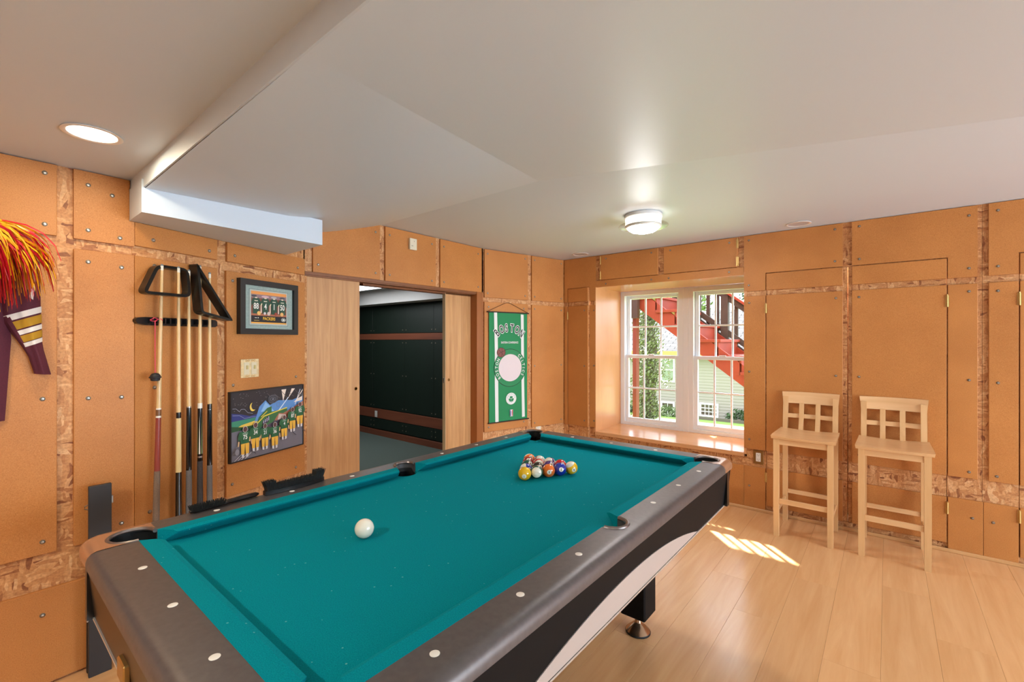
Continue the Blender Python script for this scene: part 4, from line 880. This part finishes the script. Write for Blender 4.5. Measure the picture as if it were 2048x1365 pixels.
def outlet(sec, s, z, lab, w=0.036, h=0.055, plate=None, off=0.0):
    t = on(sec, 'wall_outlet', lab, 'outlet', s, z, off)
    MB().box(-w, w, -0.006, 0, -h, h, b=0.002).build('cover_plate', plate or IVORY, t)
    MB().box(-0.017, 0.017, -0.009, -0.004, -0.034, 0.034, b=0.0015).build('receptacle', plain('outlet_white', (236, 232, 222), 0.35), t)
    m = MB()
    for v in (-0.018, 0.018):
        for u in (-0.006, 0.006): m.box(u-0.001, u+0.001, -0.0095, -0.0085, v-0.002, v+0.006)
        m.box(-0.002, 0.002, -0.0095, -0.0085, v-0.009, v-0.005)
    m.build('slots', plain('slot_dark', (40, 34, 30), 0.6), t)
outlet(SK, -0.787, 0.424, 'white outlet in a brass cover plate right of the window sill', plate=plain('brass_cover', (150, 112, 62), 0.35, 0.7), off=-PT)
outlet(SD, 0.655, 0.455, 'ivory outlet low on the wall under the banner panel', off=-PT)
outlet(Sec((0, YG), (1, YG)), -5.62, 0.305, 'small pale outlet on the lower rail in the green room', plate=plain('grey_cover', (200, 206, 204), 0.4), off=0.004, w=0.03, h=0.045)
ss = on(SC, 'wall_sensor', 'small cream wall sensor box on the panel above the doorway', 'sensor', 2.228, 2.093, 0.0)
MB().box(-0.034, 0.034, -0.022, 0, -0.044, 0.044, b=0.003).build('housing', plain('cream_box', (226, 216, 192), 0.4), ss)
MB().box(-0.02, -0.004, -0.0235, -0.021, -0.016, -0.013).box(0.004, 0.008, -0.0235, -0.021, 0.02, 0.024).build('slot', plain('slot_brown', (110, 96, 80), 0.5), ss)

# ------------------------------------------------------------------ green team banner
bn = on(SD, 'team_banner', 'green team banner with white stripes hanging on the angled wall', 'banner', 0.268, 0.0, 0.0)
BG, BW = plain('banner_green', (24, 132, 78), 0.7), (226, 228, 224)
WOODD = plain('dark_rod', (44, 28, 22), 0.5)
m = MB(); nx, nz = 16, 22; vs = []
for sd_ in (0, 1):
    for i in range(nx+1):
        for j in range(nz+1):
            u = -0.223+0.446*i/nx; z = 0.59+1.024*j/nz; vs.append((u, -0.012-0.0012*sd_+0.0011*math.sin(9*i/nx*2.2+0.4*math.sin(j*0.6))*(1-abs(2*j/nz-1)), z))
n1 = (nx+1)*(nz+1)
def gi(s_, i, j): return s_*n1+i*(nz+1)+j
fs = [(gi(1, i, j), gi(1, i+1, j), gi(1, i+1, j+1), gi(1, i, j+1)) for i in range(nx) for j in range(nz)]+[(gi(0, i, j), gi(0, i, j+1), gi(0, i+1, j+1), gi(0, i+1, j)) for i in range(nx) for j in range(nz)]
m.add(vs, fs, 0, True); m.build('cloth', BG, bn, fix=False)
MB().tube([(-0.243, -0.012, 1.614), (0.243, -0.012, 1.614)], 0.006, 10).build('rod', WOODD, bn); MB().tube([(-0.233, -0.012, 0.588), (0.243, -0.012, 0.588)], 0.006, 10).build('rod', WOODD, bn)
MB().tube([(-0.24, -0.012, 1.616), (-0.03, -0.006, 1.705), (0.0, -0.006, 1.708), (0.03, -0.006, 1.702), (0.24, -0.012, 1.616)], 0.0018, 6).build('cord', WOODD, bn)
A = Art(-0.0152)
def bp(x, y): return ((x-297)/420*0.446, 1.614-(y-125)/1205*1.024)
for xs in (((137, 127), (170, 127), (180, 560), (182, 900), (186, 1328), (152, 1330), (146, 900), (146, 560)), ((432, 140), (464, 142), (468, 560), (470, 900), (478, 1305), (446, 1307), (440, 900), (436, 560))): A.poly([bp(*p) for p in xs], BW)
ARC = [('B', 168, 350, 0.75), ('O', 219, 312, 0.36), ('S', 271, 297, 0.12), ('T', 332, 297, -0.08), ('O', 389, 314, -0.32), ('N', 440, 355, -0.68)]
for col, bold in ((BW, 0.075), ((26, 24, 26), 0.012)):
    for ch, x, y, rt in ARC: u, v = bp(x, y); A.text(ch, u, v, 0.105, col, 0.62, bold, rt)
u, v = bp(307, 458); A.text('EASTERN CONFERENCE', u, v, 0.026, BW, 0.72, 0.02)
cu_, cv_ = bp(312, 740); k_ = 0.446/420
A.ell(cu_, cv_, 0.187, 0.179, BK, 48); A.ell(cu_, cv_, 0.183, 0.175, (24, 132, 78), 48); A.ell(cu_, cv_, 0.135, 0.129, (222, 208, 210), 40)
for word, a0, a1, flip in (('BOSTON', 217, 150, 0), ('CELTICS', 48, -27, 0)):
    for i, ch in enumerate(word):
        a = R(a0+(a1-a0)*i/(len(word)-1)); A.text(ch, cu_+0.159*math.cos(a), cv_+0.152*math.sin(a), 0.042, BW, 0.9, 0.015, a-math.pi/2)
u, v = bp(212, 568); A.ell(u, v, 0.049, 0.046, BK, 28); A.ell(u, v, 0.046, 0.043, (128, 70, 62), 28)
A.line([(u-0.03, v+0.03), (u+0.03, v-0.032)], 0.003, BK); A.line([(u-0.035, v-0.02), (u+0.0, v+0.005), (u+0.04, v+0.015)], 0.003, BK); A.line([(u-0.005, v-0.042), (u+0.012, v-0.005), (u+0.008, v+0.04)], 0.003, BK)
u, v = bp(320, 1085); A.ell(u, v, 0.061, 0.056, BW, 32)
for i, ch in enumerate('CELTICS'): a = R(165-150*i/6); A.text(ch, u+0.047*math.cos(a), v+0.043*math.sin(a), 0.017, (24, 132, 78), 0.9, 0.01, a-math.pi/2)
for a in (90, 210, 330):
    ca, sa = math.cos(R(a)), math.sin(R(a))
    for d in (-0.35, 0.35): A.ell(u+0.019*math.cos(R(a)+d), v-0.004+0.018*math.sin(R(a)+d), 0.011, 0.0105, (24, 132, 78), 16)
    A.poly([(u, v-0.004), (u+0.02*math.cos(R(a)-0.6), v-0.004+0.02*math.sin(R(a)-0.6)), (u+0.02*math.cos(R(a)+0.6), v-0.004+0.02*math.sin(R(a)+0.6))], (24, 132, 78))
A.line([(u, v-0.004), (u+0.003, v-0.036)], 0.004, (24, 132, 78))
u, v = bp(322, 1245); A.rect(u-0.017, u+0.017, v-0.032, v+0.032, BW); A.poly([(u-0.015, v-0.03), (u-0.004, v-0.03), (u-0.004, v+0.012), (u-0.01, v+0.03), (u-0.015, v+0.03)], (60, 66, 150)); A.poly([(u+0.015, v-0.03), (u+0.007, v-0.03), (u+0.004, v+0.005), (u+0.006, v+0.03), (u+0.015, v+0.03)], (206, 66, 84))
A.build('print', bn)

# ------------------------------------------------------------------ maroon jersey and pom-pom hanging on the near left wall
MAR = plain('maroon_jersey', (84, 26, 44), 0.8, noise=0.12, nscale=200); JW = plain('jersey_white', (226, 220, 214), 0.8); JG = plain('jersey_gold', (176, 132, 26), 0.8)
js = on(SA, 'sports_jersey', 'maroon long sleeved jersey with gold and white sleeve stripes hanging on the wall', 'jersey', 0.0, 1.05, 0.0)
def cloth_strip(name, mat, left, right, depth, parent, nx=10, sub=4, folds=0.008, ph=0.0, y0=-0.03):
    """left/right: matching lists of (s, z) edge points; a closed padded sheet between them"""
    def dens(L):
        out = []
        for a, b in zip(L, L[1:]):
            for k in range(sub): out.append((a[0]+(b[0]-a[0])*k/sub, a[1]+(b[1]-a[1])*k/sub))
        return out+[L[-1]]
    Ld, Rd = dens(left), dens(right); n = len(Ld); fr = []; bkv = []
    for i in range(n):
        for k in range(nx+1):
            t = k/nx; s_ = Ld[i][0]+(Rd[i][0]-Ld[i][0])*t; z = Ld[i][1]+(Rd[i][1]-Ld[i][1])*t
            b = depth*math.sqrt(max(0.0, 1-(2*t-1)**2))
            fr.append((s_, y0-b-folds*math.sin(t*9+ph+i*0.12)*math.sin(math.pi*t), z)); bkv.append((s_, y0+b*0.25, z))
    m = MB(); w = nx+1; o = len(fr)
    fs = [(i*w+k, (i+1)*w+k, (i+1)*w+k+1, i*w+k+1) for i in range(n-1) for k in range(nx)]
    fs += [tuple(o+q for q in (i*w+k, i*w+k+1, (i+1)*w+k+1, (i+1)*w+k)) for i in range(n-1) for k in range(nx)]
    fs += [(i*w, o+i*w, o+(i+1)*w, (i+1)*w) for i in range(n-1)]+[(i*w+nx, (i+1)*w+nx, o+(i+1)*w+nx, o+i*w+nx) for i in range(n-1)]
    fs += [(k, k+1, o+k+1, o+k) for k in range(nx)]+[((n-1)*w+k, o+(n-1)*w+k, o+(n-1)*w+k+1, (n-1)*w+k+1) for k in range(nx)]
    return m.add(fr+bkv, fs, 0, True).build(name, mat, parent)
cloth_strip('torso', MAR, [(-0.42, 0.6), (-0.46, 0.35), (-0.45, 0.0)], [(0.105, 0.6), (0.122, 0.30), (0.106, 0.0)], 0.05, js, 16, 6, 0.012, 0.4, -0.012)
SL, SR_ = [(0.10, 0.60), (0.112, 0.40)], [(0.165, 0.60), (0.182, 0.42)]
slv = cloth_strip('sleeve', MAR, [(0.088, 0.60), (0.098, 0.40), (0.104, 0.36), (0.15, 0.27), (0.165, 0.235), (0.18, 0.17)], [(0.195, 0.60), (0.198, 0.42), (0.199, 0.37), (0.202, 0.29), (0.206, 0.26), (0.226, 0.165)], 0.026, js, 12, 4, 0.006, 1.0, -0.02)
for i, (a, b, mt, nm) in enumerate(((0.0, 0.17, JW, 'white_stripe'), (0.22, 0.46, JG, 'gold_stripe'), (0.5, 0.63, JW, 'white_stripe'), (0.66, 0.86, JG, 'gold_stripe'), (0.88, 1.0, JW, 'white_stripe'))):
    def ed(t): return (0.100+t*0.052, 0.385-t*0.115), (0.1995+t*0.003, 0.428-t*0.135)
    l0, r0 = ed(a); l1, r1 = ed(b)
    cloth_strip(nm, mt, [l0, l1], [r0, r1], 0.0285, slv, 12, 3, 0.006, 1.0+0.12*(9+i), -0.0205)
cloth_strip('collar_number', JW, [(0.156, 0.58), (0.164, 0.46)], [(0.185, 0.58), (0.176, 0.45)], 0.006, slv, 4, 2, 0.0, 0, -0.046)
pm = on(SA, 'pom_pom', 'red and yellow cheer pom pom hanging over the maroon jersey', 'pom pom', -0.03, 1.47, 0.0)
POM = [plain('pom_red', (206, 30, 46), 0.35), plain('pom_yellow', (238, 176, 24), 0.35)]
def strands(mi, n):
    m = MB()
    for _ in range(n):
        a = random.uniform(0, 2*math.pi); L = random.uniform(0.14, 0.29); up = random.uniform(0.0, 0.05); wdt = random.uniform(0.0036, 0.0062)
        dx, dy = math.cos(a), math.sin(a)*0.38; pts = []; dr = random.uniform(0.10, 0.31)*(1.25-0.55*abs(dx)*L/0.29); wv = random.uniform(-1, 1)
        for k in range(7):
            t = k/6; pts.append(Vector((dx*L*math.sin(t*1.45)*0.95, -0.125+dy*L*math.sin(t*1.5)*0.5, 0.27+up*math.sin(t*2.6)-dr*t**2.3+0.006*math.sin(5*t+a*3)*wv)))
            pts[-1].y = min(pts[-1].y, -0.07)
        tw = random.uniform(0, 3); o = len(m.v)
        for k, p in enumerate(pts):
            q = Vector((math.cos(tw+k*0.25)*dy, math.cos(tw+k*0.25)*dx, math.sin(tw+k*0.25)))*wdt; m.v += [tuple(p-q), tuple(p+q)]
        for k in range(6): m.f.append([o+2*k, o+2*k+1, o+2*k+3, o+2*k+2]); m.m.append(0); m.sm.append(False)
    return m.build(('red_strands', 'yellow_strands')[mi], POM[mi], pm, fix=False)
strands(0, 420)['kind'] = 'stuff'; strands(1, 400)['kind'] = 'stuff'
MB().lathe([(0.012, 0.0), (0.014, 0.01), (0.014, 0.07), (0.006, 0.08)], 12, (0, -0.125, 0.22)).build('handle', POM[0], pm)

# ------------------------------------------------------------------ dark board standing against the wall
bd = on(SA, 'dark_board', 'tall charcoal board with small hinges standing behind the pool table corner', 'board', 0.362, 0.0, 0.0)
CHAR = plain('charcoal_board', (48, 48, 50), 0.5, noise=0.08, nscale=12)
MB().box(-0.036, 0.034, -0.078, -0.06, 0.0, 0.763, b=0.0015).build('front_leaf', CHAR, bd)
MB().box(-0.038, 0.030, -0.054, -0.036, 0.01, 0.42, b=0.0015).build('rear_leaf', plain('black_board', (24, 24, 25), 0.5), bd)
for z in (0.385, 0.245): MB().box(-0.042, -0.036, -0.076, -0.04, z-0.02, z+0.02, b=0.001).build('hinge', STEEL, bd)
MB().box(0.034, 0.04, -0.072, -0.06, 0.68, 0.71, b=0.001).build('latch', STEEL, bd)
MB().tube([(-0.036, -0.066, 0.69), (-0.046, -0.066, 0.685), (-0.046, -0.066, 0.675), (-0.036, -0.066, 0.67)], 0.002, 6).build('hook', WASH, bd)

# ------------------------------------------------------------------ bar stools
def make_stool(cx, lab):
    t = thing('bar_stool', lab, 'stool', (cx, 3.785, 0), 0, 'bar stools against the cupboard doors')
    for sx in (-1, 1):
        MB().loft([[(sx*0.154-w, -0.186-w+0.0, z), (sx*0.154+w, -0.186-w, z), (sx*0.154+w, -0.186+w, z), (sx*0.154-w, -0.186+w, z)] for w, z in ((0.0155, 0.0), (0.0165, 0.3), (0.0165, 0.671))], smooth=False).build('leg', MAPLE, t)
        pr = [(0.168, 0.0), (0.172, 0.3), (0.174, 0.66), (0.182, 0.76), (0.196, 0.86), (0.206, 0.93)]
        MB().loft([[(sx*0.154-0.0155, y-0.015, z), (sx*0.154+0.0155, y-0.015, z), (sx*0.154+0.0155, y+0.015, z), (sx*0.154-0.0155, y+0.015, z)] for y, z in pr], smooth=False).build('leg', MAPLE, t)
    # saddle seat
    m = MB(); nx, ny = 14, 8; top = []; bot = []
    for j in range(ny+1):
        for i in range(nx+1):
            u, v = 2*i/nx-1, 2*j/ny-1
            hw = 0.186-0.006*(v+1)/2; x = u*hw; y = -0.208+0.375*(v+1)/2-0.006*(1-u*u)*(1 if v < 0 else 0)*(-v)
            z = 0.690+0.006*u*u-0.006*math.exp(-((v-0.1)/0.7)**2)*(1-u*u)-0.004*max(0, -v-0.7)*3
            top.append((x, y, z)); bot.append((x*0.985, y*0.985, 0.671))
    w = nx+1; o = len(top)
    fs = [(j*w+i, j*w+i+1, (j+1)*w+i+1, (j+1)*w+i) for j in range(ny) for i in range(nx)]+[tuple(o+q for q in (j*w+i, (j+1)*w+i, (j+1)*w+i+1, j*w+i+1)) for j in range(ny) for i in range(nx)]
    fs += [(i, o+i, o+i+1, i+1) for i in range(nx)]+[(ny*w+i, ny*w+i+1, o+ny*w+i+1, o+ny*w+i) for i in range(nx)]+[(j*w, (j+1)*w, o+(j+1)*w, o+j*w) for j in range(ny)]+[(j*w+nx, o+j*w+nx, o+(j+1)*w+nx, (j+1)*w+nx) for j in range(ny)]
    m.add(top+bot, fs, 0, True).build('seat', MAPLE_X, t)
    MB().box(-0.1375, 0.1375, -0.198, -0.178, 0.631, 0.671, b=0.001).build('apron', MAPLE_X, t); MB().box(-0.1385, 0.1385, 0.163, 0.181, 0.631, 0.671, b=0.001).build('apron', MAPLE_X, t)
    for sx in (-1, 1): MB().box(sx*0.154-0.009, sx*0.154+0.009, -0.1695, 0.158, 0.631, 0.671, b=0.001).build('apron', MAPLE, t)
    MB().box(-0.1375, 0.1375, -0.195, -0.178, 0.224, 0.258, b=0.002).build('stretcher', MAPLE_X, t); MB().box(-0.1385, 0.1385, 0.163, 0.18, 0.206, 0.236, b=0.002).build('stretcher', MAPLE_X, t)
    for sx in (-1, 1): MB().box(sx*0.154-0.008, sx*0.154+0.008, -0.17, 0.156, 0.155, 0.185, b=0.002).build('stretcher', MAPLE, t)
    # curved top rail and lattice
    rings = []
    for i in range(13):
        u = 2*i/12-1; x = u*0.178; yc = 0.196+0.018*(1-u*u); e_ = 0.006*abs(u)**6
        rings.append([(x*0.955, yc-0.010, 0.879), (x*0.955, yc+0.010, 0.879), (x, yc+0.020, 0.963-0.002*u*u), (x, yc+0.004, 0.963-0.002*u*u)])
    MB().loft(rings, smooth=True).build('top_rail', MAPLE_X, t)
    for x in (-0.0525, 0.0495): MB().loft([[(x-0.0145, y-0.007, z), (x+0.0145, y-0.007, z), (x+0.0145, y+0.007, z), (x-0.0145, y+0.007, z)] for y, z in ((0.152, 0.684), (0.17, 0.73), (0.19, 0.80), (0.206, 0.884))], smooth=False).build('slat', MAPLE, t)
    MB().loft([[(x, 0.178+0.014*(1-(x/0.14)**2), 0.772), (x, 0.19+0.014*(1-(x/0.14)**2), 0.772), (x, 0.193+0.014*(1-(x/0.14)**2), 0.802), (x, 0.181+0.014*(1-(x/0.14)**2), 0.802)] for x in (-0.14, -0.07, 0, 0.07, 0.14)], smooth=False).build('cross_rail', MAPLE_X, t)
    return t
make_stool(-0.438, 'light maple bar stool nearer the window')
make_stool(0.030, 'light maple bar stool farther from the window')

# ------------------------------------------------------------------ outdoors: stair, neighbour's house, garden
REDP = plain('red_stair_paint', (134, 46, 20), 0.6, noise=0.12, nscale=4); DARKW = plain('dark_stained_rail', (58, 50, 44), 0.7, noise=0.2, nscale=8)
st = thing('outdoor_stair', 'red painted outdoor stair with dark railing seen through the window', 'stair', (0, 0, -0.4))
M_ = 0.757; Z0 = 0.4
def zl(c, x): return c-M_*x+Z0
def diag(name, c0, c1, x0, x1, y0, y1, mat):
    return MB().prism([(x0, zl(c0, x0)), (x1, zl(c0, x1)), (x1, zl(c1, x1)), (x0, zl(c1, x0))], y0, y1, 'y').build(name, mat, st)
XT, XE = -2.75, 0.45
CL = 1.747-M_*2.457
# stringers, treads and risers
run_, rise = 0.245, 0.245*M_; steps = []; x = XE
while x-run_ >= XT-1e-6: steps.append((x-run_, x, zl(CL, x)+0.30)); x -= run_
for y in (5.60, 6.42): diag('stringer', CL, CL+0.24, XT, XE, y, y+0.04, REDP)
tread_me = MB().box(-0.01, run_+0.03, 5.57, 6.47, 0, 0.035, b=0.003).mesh('tread', REDP); riser_me = MB().box(0, 0.02, 5.60, 6.46, -rise, 0).mesh('riser', REDP)
for x0, x1, z in steps:
    obj('tread', tread_me, st, (x0, 0, z)); obj('riser', riser_me, st, (x1-0.02, 0, z))
diag('skirt_board', 0.046, 0.146, XT, XE, 6.48, 6.52, DARKW); diag('lower_rail', 0.174, 0.262, XT, XE, 6.48, 6.52, DARKW); diag('upper_rail', 0.635, 0.728, XT, XE, 6.48, 6.52, DARKW); diag('rail_cap', 0.728, 0.765, XT, XE, 6.44, 6.58, REDP)
bal_me = MB().box(-0.023, 0.023, 6.52, 6.555, 0, 0.56).mesh('baluster', DARKW)
x = XT+0.03
while x < XE: obj('baluster', bal_me, st, (x, 0, zl(0.09, x))); x += 0.118
for x in (-1.67, -0.4): MB().box(x-0.045, x+0.045, 6.46, 6.55, zl(-0.1, x), zl(0.74, x)).build('rail_post', DARKW, st)
for y in (5.62,): MB().box(-2.565, -2.515, y-0.03, y+0.06, -0.0, 2.05).build('post', plain('dark_red_post', (120, 44, 34), 0.7), st)
MB().box(-6.0, -2.46, 5.50, 5.57, 2.04, 2.30).build('landing_beam', plain('dark_landing', (60, 34, 28), 0.7), st); MB().box(-6.0, -2.76, 5.57, 6.6, 2.36, 2.44).build('landing', MATS['dark_landing'], st)
MB().box(-6.0, -2.61, 5.58, 5.62, 2.44, 2.475).build('lower_rail', DARKW, st); MB().box(-6.0, -2.61, 5.56, 5.64, 2.84, 3.5).build('upper_rail', REDP, st)  # upper board, out of view, made extra tall to cut off higher sun
lb_me = MB().box(-0.006, 0.006, 5.585, 5.615, 0, 0.42).mesh('baluster', DARKW)
for k in range(36): obj('baluster', lb_me, st, (-2.70-k*0.0862, 0, 2.45))
MB().box(-2.61, -2.532, 5.56, 5.66, 2.3, 3.5).build('sun_block_post', REDP, st); MB().box(-2.497, -1.5, 5.56, 5.66, 2.42, 3.5).build('sun_block_panel', REDP, st)  # unseen post and board added to block sun beside the floor stripes
# ground
gm = MB(); gx = [-22, -14, -9, -6, -4, -2, 0, 3, 8]; gy = [4.75, 6, 9, 13, 17, 24, 40]; gz = {4.75: 0.2, 6: 0.0, 9: -0.45, 13: -0.97, 17: -1.46, 24: -2.0, 40: -2.4}
gm.add([(x, y, gz[y]) for x in gx for y in gy], [(i*7+j, (i+1)*7+j, (i+1)*7+j+1, i*7+j+1) for i in range(8) for j in range(6)], 0, True)
struct(gm.build('lawn', plain('lawn_green', (112, 142, 58), 0.9, noise=0.25, nscale=7)), 'bright green lawn sloping away outside the window')
# house
hs = thing('neighbour_house', 'cream sided house with grey shingle roof beyond the window', 'house', (-7, 17, -1.7))
SID = plain('cream_siding', (138, 130, 122), 0.7); HX0, HX1 = -6.0, 9.0
m = MB(); z = 0.0
while z < 2.6: m.prism([(0.0, z), (-0.02, z), (-0.005, z+0.105), (0.0, z+0.105)], HX0, HX1, 'x'); z += 0.105
m.box(HX0, HX1, 0.0, 3.9, -0.3, 2.66); sdg = m.build('siding', SID, hs)
m = MB(); m.add([(HX0-0.3, -0.35, 2.67), (HX1+0.3, -0.35, 2.67), (HX1+0.3, 3.6, 4.36), (HX0-0.3, 3.6, 4.36), (HX0-0.3, 7.4, 2.52), (HX1+0.3, 7.4, 2.52)], [(0, 1, 2, 3), (3, 2, 5, 4)])
m.add([(HX0-0.3, -0.33, 2.62), (HX1+0.3, -0.33, 2.62), (HX1+0.3, 7.4, 2.46), (HX0-0.3, 7.4, 2.46)], [(0, 3, 2, 1)])
rf = m.build('roof', shingles(), hs, fix=False); uv = rf.data.uv_layers.new(name='UVMap')
for lp in rf.data.loops: co = rf.data.vertices[lp.vertex_index].co; uv.data[lp.index].uv = (co.x, co.y*1.1)
MB().box(HX0-0.3, HX1+0.3, -0.42, -0.33, 2.50, 2.68).build('gutter', plain('tan_gutter', (150, 124, 70), 0.6), hs)
HWF = plain('house_white', (234, 232, 224), 0.6); HGL = plain('house_pane', (120, 126, 118), 0.15)
def hwin(x0, x1, z0, z1, nv, nh, dark=HGL):
    x0, x1, z0, z1 = x0+7, x1+7, z0+1.7, z1+1.7; b = 0.06; m = MB()
    m.box(x0-b, x0, -0.05, 0, z0-b, z1+b).box(x1, x1+b, -0.05, 0, z0-b, z1+b).box(x0, x1, -0.05, 0, z1, z1+b).box(x0, x1, -0.05, 0, z0-b, z0)
    for k in range(1, nv): xx = x0+(x1-x0)*k/nv; m.box(xx-0.008, xx+0.008, -0.04, -0.022, z0, z1)
    for k in range(1, nh): zz = z0+(z1-z0)*k/nh; m.box(x0, x1, -0.04, -0.022, zz-0.012, zz+0.012)
    w = m.build('window', HWF, hs); MB().box(x0, x1, -0.028, -0.021, z0, z1).build('pane', dark, w)
DKG = plain('house_pane_dark', (84, 72, 64), 0.2)
hwin(-6.59, -6.17, -0.145, 0.66, 1, 2); hwin(-5.16, -4.64, -1.3, -0.93, 4, 3, DKG); hwin(-6.93, -6.74, -1.4, -1.01, 1, 1, DKG); hwin(-6.59, -6.18, -1.4, -1.0, 2, 1, DKG)
# foliage
def leaves(mb, c, rx, ry, rz, n, size, shell=0.5):
    for _ in range(n):
        while True:
            p = Vector((random.uniform(-1, 1), random.uniform(-1, 1), random.uniform(-1, 1)))
            if shell < p.length <= 1: break
        q = Vector((c[0]+p.x*rx, c[1]+p.y*ry, c[2]+p.z*rz)); a = Vector((random.uniform(-1, 1), random.uniform(-1, 1), random.uniform(-0.6, 1))).normalized(); b = a.orthogonal().normalized(); s_ = size*random.uniform(0.6, 1.3)
        d = a.cross(b); mb.add([q-b*s_, q+d*s_*0.5, q+b*s_, q-d*s_*0.5], [(0, 1, 2, 3)])
LF1 = plain('leaf_dark', (52, 76, 36), 0.6, noise=0.4, nscale=3); LF2 = plain('leaf_light', (96, 120, 50), 0.6, noise=0.3, nscale=3); BARK = plain('bark', (78, 66, 54), 0.9, noise=0.3, nscale=14)
def shrub(lab, c, rx, ry, rz, n, size, mat=LF1, cat='shrub'):
    t = thing('shrub', lab, cat, (c[0], c[1], c[2]-rz), 0, 'shrubs by the neighbour house')
    m = MB(); leaves(m, (0, 0, rz), rx, ry, rz, n, size, 0.3); m.build('foliage', mat, t, fix=False)['kind'] = 'stuff'
    m = MB()
    for k in range(5): a = k*1.3; m.tube([(0.04*math.cos(a), 0.04*math.sin(a), -0.05), (rx*0.5*math.cos(a), ry*0.5*math.sin(a), rz*1.1)], [0.03, 0.012], 6)
    m.build('stems', BARK, t)
shrub('dark rounded shrub under the left window of the neighbour house', (-7.15, 16.2, -1.2), 0.45, 0.4, 0.42, 900, 0.05)
shrub('pale leafed shrub in front of the neighbour basement window', (-6.1, 16.1, -1.3), 0.5, 0.4, 0.36, 900, 0.05, plain('leaf_pale', (92, 108, 66), 0.6, noise=0.3, nscale=3))
shrub('low shrub behind the garden rail near the right window edge', (-3.8, 16.72, -1.25), 0.5, 0.16, 0.3, 600, 0.05)
IVX = -5.02
iv = thing('ivy_tree', 'ivy covered leaning tree trunk outside the left window', 'tree', (IVX, 12.0, -1.0))
MB().tube([(-0.1, 0, -0.1), (0.0, 0, 1.2), (0.05, 0, 2.2), (-0.1, 0, 3.4)], [0.22, 0.19, 0.16, 0.13], 12).build('trunk', BARK, iv)
m = MB()
for k in range(12): leaves(m, (-0.05+random.uniform(-0.1, 0.1), -0.15, 0.2+k*0.28), 0.42, 0.34, 0.3, 420, 0.042, 0.35)
leaves(m, (0.42, 0, 1.5), 0.26, 0.25, 0.5, 160, 0.04, 0.2); m.build('foliage', plain('ivy_leaf', (92, 96, 62), 0.6, noise=0.4, nscale=5), iv, fix=False)['kind'] = 'stuff'
def tree(lab, c, h, r, mat):
    t = thing('garden_tree', lab, 'tree', c, 0, 'trees behind the neighbour house')
    MB().tube([(0, 0, -0.1), (0.1, 0, h*0.4), (0, 0, h*0.8)], [0.25, 0.18, 0.08], 10).build('trunk', BARK, t)
    m = MB()
    for k in range(7): leaves(m, (random.uniform(-r, r)*0.6, random.uniform(-r, r)*0.5, h*0.45+k*h*0.08), r*0.6, r*0.6, h*0.14, 420, 0.13, 0.2)
    m.build('foliage', mat, t, fix=False)['kind'] = 'stuff'
tree('light green tree rising behind the roof ridge nearer the left', (-8.6, 26.5, -2.0), 8.0, 1.7, LF2); tree('darker green tree rising behind the roof ridge nearer the right', (-4.6, 28.5, -2.0), 8.5, 1.9, LF1)
fr = thing('garden_rail', 'grey wooden garden rail in front of the neighbour house', 'fence', (-5.6, 16.4, -1.66))
MB().box(0, 4.6, -0.03, 0.03, 0.26, 0.38, b=0.006).build('rail', plain('grey_rail', (92, 84, 72), 0.8), fr)
for x in (0.3, 1.8, 3.3): MB().box(x-0.05, x+0.05, 0.03, 0.12, -0.1, 0.4).build('post', MATS['grey_rail'], fr)
